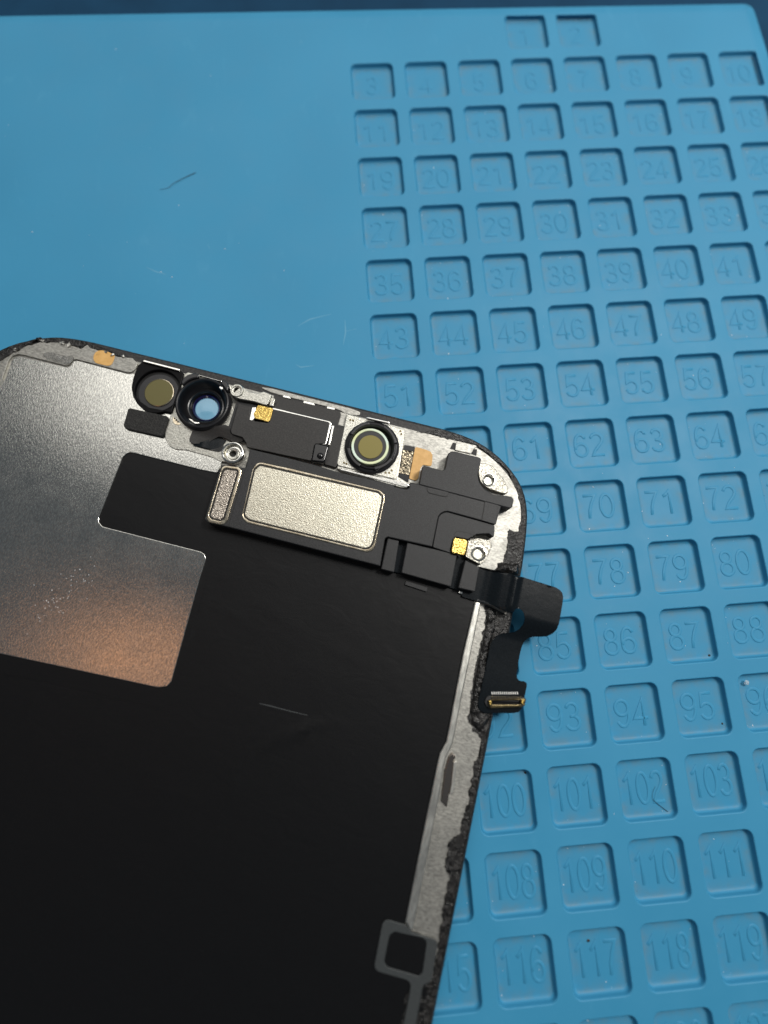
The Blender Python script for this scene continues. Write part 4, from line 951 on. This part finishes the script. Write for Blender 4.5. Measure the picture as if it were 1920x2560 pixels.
# ------------------------------------------------------------------ loose things on the mat
def strand(name, pts, z, r, label):
    P = [Vector((q[0], q[1], 0)) for q in pts]; fine = []
    for i in range(len(P) - 1):
        p0, p1, p2, p3 = P[max(i - 1, 0)], P[i], P[i + 1], P[min(i + 2, len(P) - 1)]
        for k in range(6):
            t = k / 6
            fine.append(0.5 * ((2 * p1) + (p2 - p0) * t + (2 * p0 - 5 * p1 + 4 * p2 - p3) * t * t + (3 * p1 - p0 - 3 * p2 + p3) * t ** 3))
    fine.append(P[-1]); n = len(fine)
    o = tube(name, [(q.x, q.y, z + 0.10 * math.sin(3.1 * i / n)) for i, q in enumerate(fine)], [r * (0.35 + 0.65 * i / n) for i in range(n)], 'hair')
    return tag(o, label, 'hair')
strand('hair_strand', D['_hair'], 0.035, 0.034, 'dark curved hair lying on the plain part of the blue mat')
strand('hair_strand', D['_hair2'], -DEPTH + 0.03, 0.027, 'dark hooked hair lying in compartment 102 of the mat')
def crumb(name, c, r, z, material, label, cat, squash=0.6, seed=0):
    rng = random.Random(seed); verts, faces = [], []; n = 10; rows = 5
    for i in range(rows):
        a = math.pi / 2 * i / (rows - 1)
        for k in range(n):
            t = 2 * math.pi * k / n; q = r * math.cos(a) * (1 + 0.3 * rng.uniform(-1, 1)) + 1e-4
            verts.append((c[0] + q * math.cos(t), c[1] + q * math.sin(t), z + r * squash * math.sin(a) * (1 + 0.2 * rng.uniform(-1, 1))))
    for i in range(rows - 1):
        for k in range(n): faces.append((i * n + k, i * n + (k + 1) % n, (i + 1) * n + (k + 1) % n, (i + 1) * n + k))
    faces.append(tuple((rows - 1) * n + k for k in range(n)))
    return tag(to_obj(name, verts, faces, material, None, 40), label, cat)
g_ = D['_grit']
crumb('flux_drop', D['_glob'], 0.27, -0.3, 'drop', 'shiny clear flux drop at the corner of compartment 96', 'drop', 0.5, 1)
crumb('grit', (1 * PX + CW - 0.55, -13 * PY - 0.55), 0.2, -0.75, 'dark', 'black grit ball in the corner of compartment 100', 'grit', 0.8, 2)
crumb('grit', g_[1], 0.13, -DEPTH, 'dark', 'small black grit in the lower corner of compartment 87', 'grit', 0.8, 3)
crumb('grit', g_[2], 0.10, -DEPTH, 'dark', 'tiny black grit in compartment 95', 'grit', 0.8, 4)
crumb('grit', (1 * PX + 0.35, -1 * PY - 0.25), 0.22, -0.35, 'dark', 'brown black grit on the rim corner of compartment 4', 'grit', 0.6, 5)
crumb('grit', g_[4], 0.16, -DEPTH, 'dark', 'dark grit flake in compartment 117', 'grit', 0.5, 6)
# dust: uncountable specks of pale and dark lint
rng = random.Random(11)
def dust(name, count, material, label, big, extra=()):
    vv, ff = [], []
    def speck(x, y, z, r):
        b = len(vv); a0 = rng.uniform(0, 3.1); st = rng.uniform(1, 2.4); k5 = 5
        for j in range(k5):
            u, v = r * st * math.cos(j * 1.2566) * rng.uniform(.6, 1.2), r * math.sin(j * 1.2566) * rng.uniform(.6, 1.2)
            vv.append((x + u * math.cos(a0) - v * math.sin(a0), y + u * math.sin(a0) + v * math.cos(a0), z))
        vv.append((x, y, z + r * 0.9)); ff.extend([(b + j, b + (j + 1) % k5, b + 5) for j in range(k5)])
    for (x, y, r) in extra: speck(x, y, 0.004, r)
    for _ in range(count):
        if rng.random() < 0.80 and cells:
            num, x0, y0 = rng.choice(cells)
            e = rng.random()
            u, v = rng.uniform(0.6, CW - 0.6), rng.uniform(0.6, CH - 0.6)
            if e < 0.35: u = rng.choice((0.62, CW - 0.62)) + rng.uniform(-.08, .08)
            elif e < 0.65: v = rng.choice((0.62, CH - 0.62)) + rng.uniform(-.08, .08)
            speck(x0 + u, y0 + v, -DEPTH + 0.004, rng.uniform(0.018, big) * (0.6 if rng.random() < .6 else 1))
        else:
            x, y = rng.uniform(-50, 62), rng.uniform(-130, 0)
            if any(x0 - 0.2 < x < x0 + CW + 0.2 and y0 - 0.2 < y < y0 + CH + 0.2 for _, x0, y0 in cells): continue
            u, v = to_phone(x, y)
            if -69 < u < 0 and v < 0: continue
            speck(x, y, 0.004, rng.uniform(0.015, big) * 0.7)
    o = to_obj(name, vv, ff, material, None, 0, 'stuff')
    o['label'] = label; o['category'] = 'dust'
    return o
dust('dust', 420, 'white', 'tiny white lint specks scattered over the blue mat', 0.072, [(x, y, 0.09 if i in (2,) else 0.06) for i, (x, y) in enumerate(D['_dust'])])
dust('dust', 45, 'dark', 'tiny dark dust specks scattered over the blue mat', 0.055)

# faint scuffs on the plain part of the mat
for pts in [[(-9.12, -49.03), (-7.54, -48.16), (-4.78, -47.58)], [(-3.08, -48.53), (-3.08, -50.23), (-3.5, -52.0)], [(-2.97, -50.12), (-1.62, -49.86)], [(-9.6, -54.38), (-9.01, -54.75), (-7.35, -54.63)], [(-20.43, -36.47), (-20.22, -37.2)], [(-28.4, -39.48), (-27.06, -40.25), (-25.87, -40.67)]]:
    P = [Vector(q) for q in pts]; lft, rgt = [], []
    for i, p in enumerate(P):
        d = (P[min(i + 1, len(P) - 1)] - P[max(i - 1, 0)]).normalized(); w = 0.07 if 0 < i < len(P) - 1 else 0.02
        lft.append(tuple(p + Vector((-d.y, d.x)) * w)); rgt.append(tuple(p - Vector((-d.y, d.x)) * w))
    slab('scuff_mark', lft + rgt[::-1], -0.05, 0.006, 'scuff', mat, 0.004, seg=1)
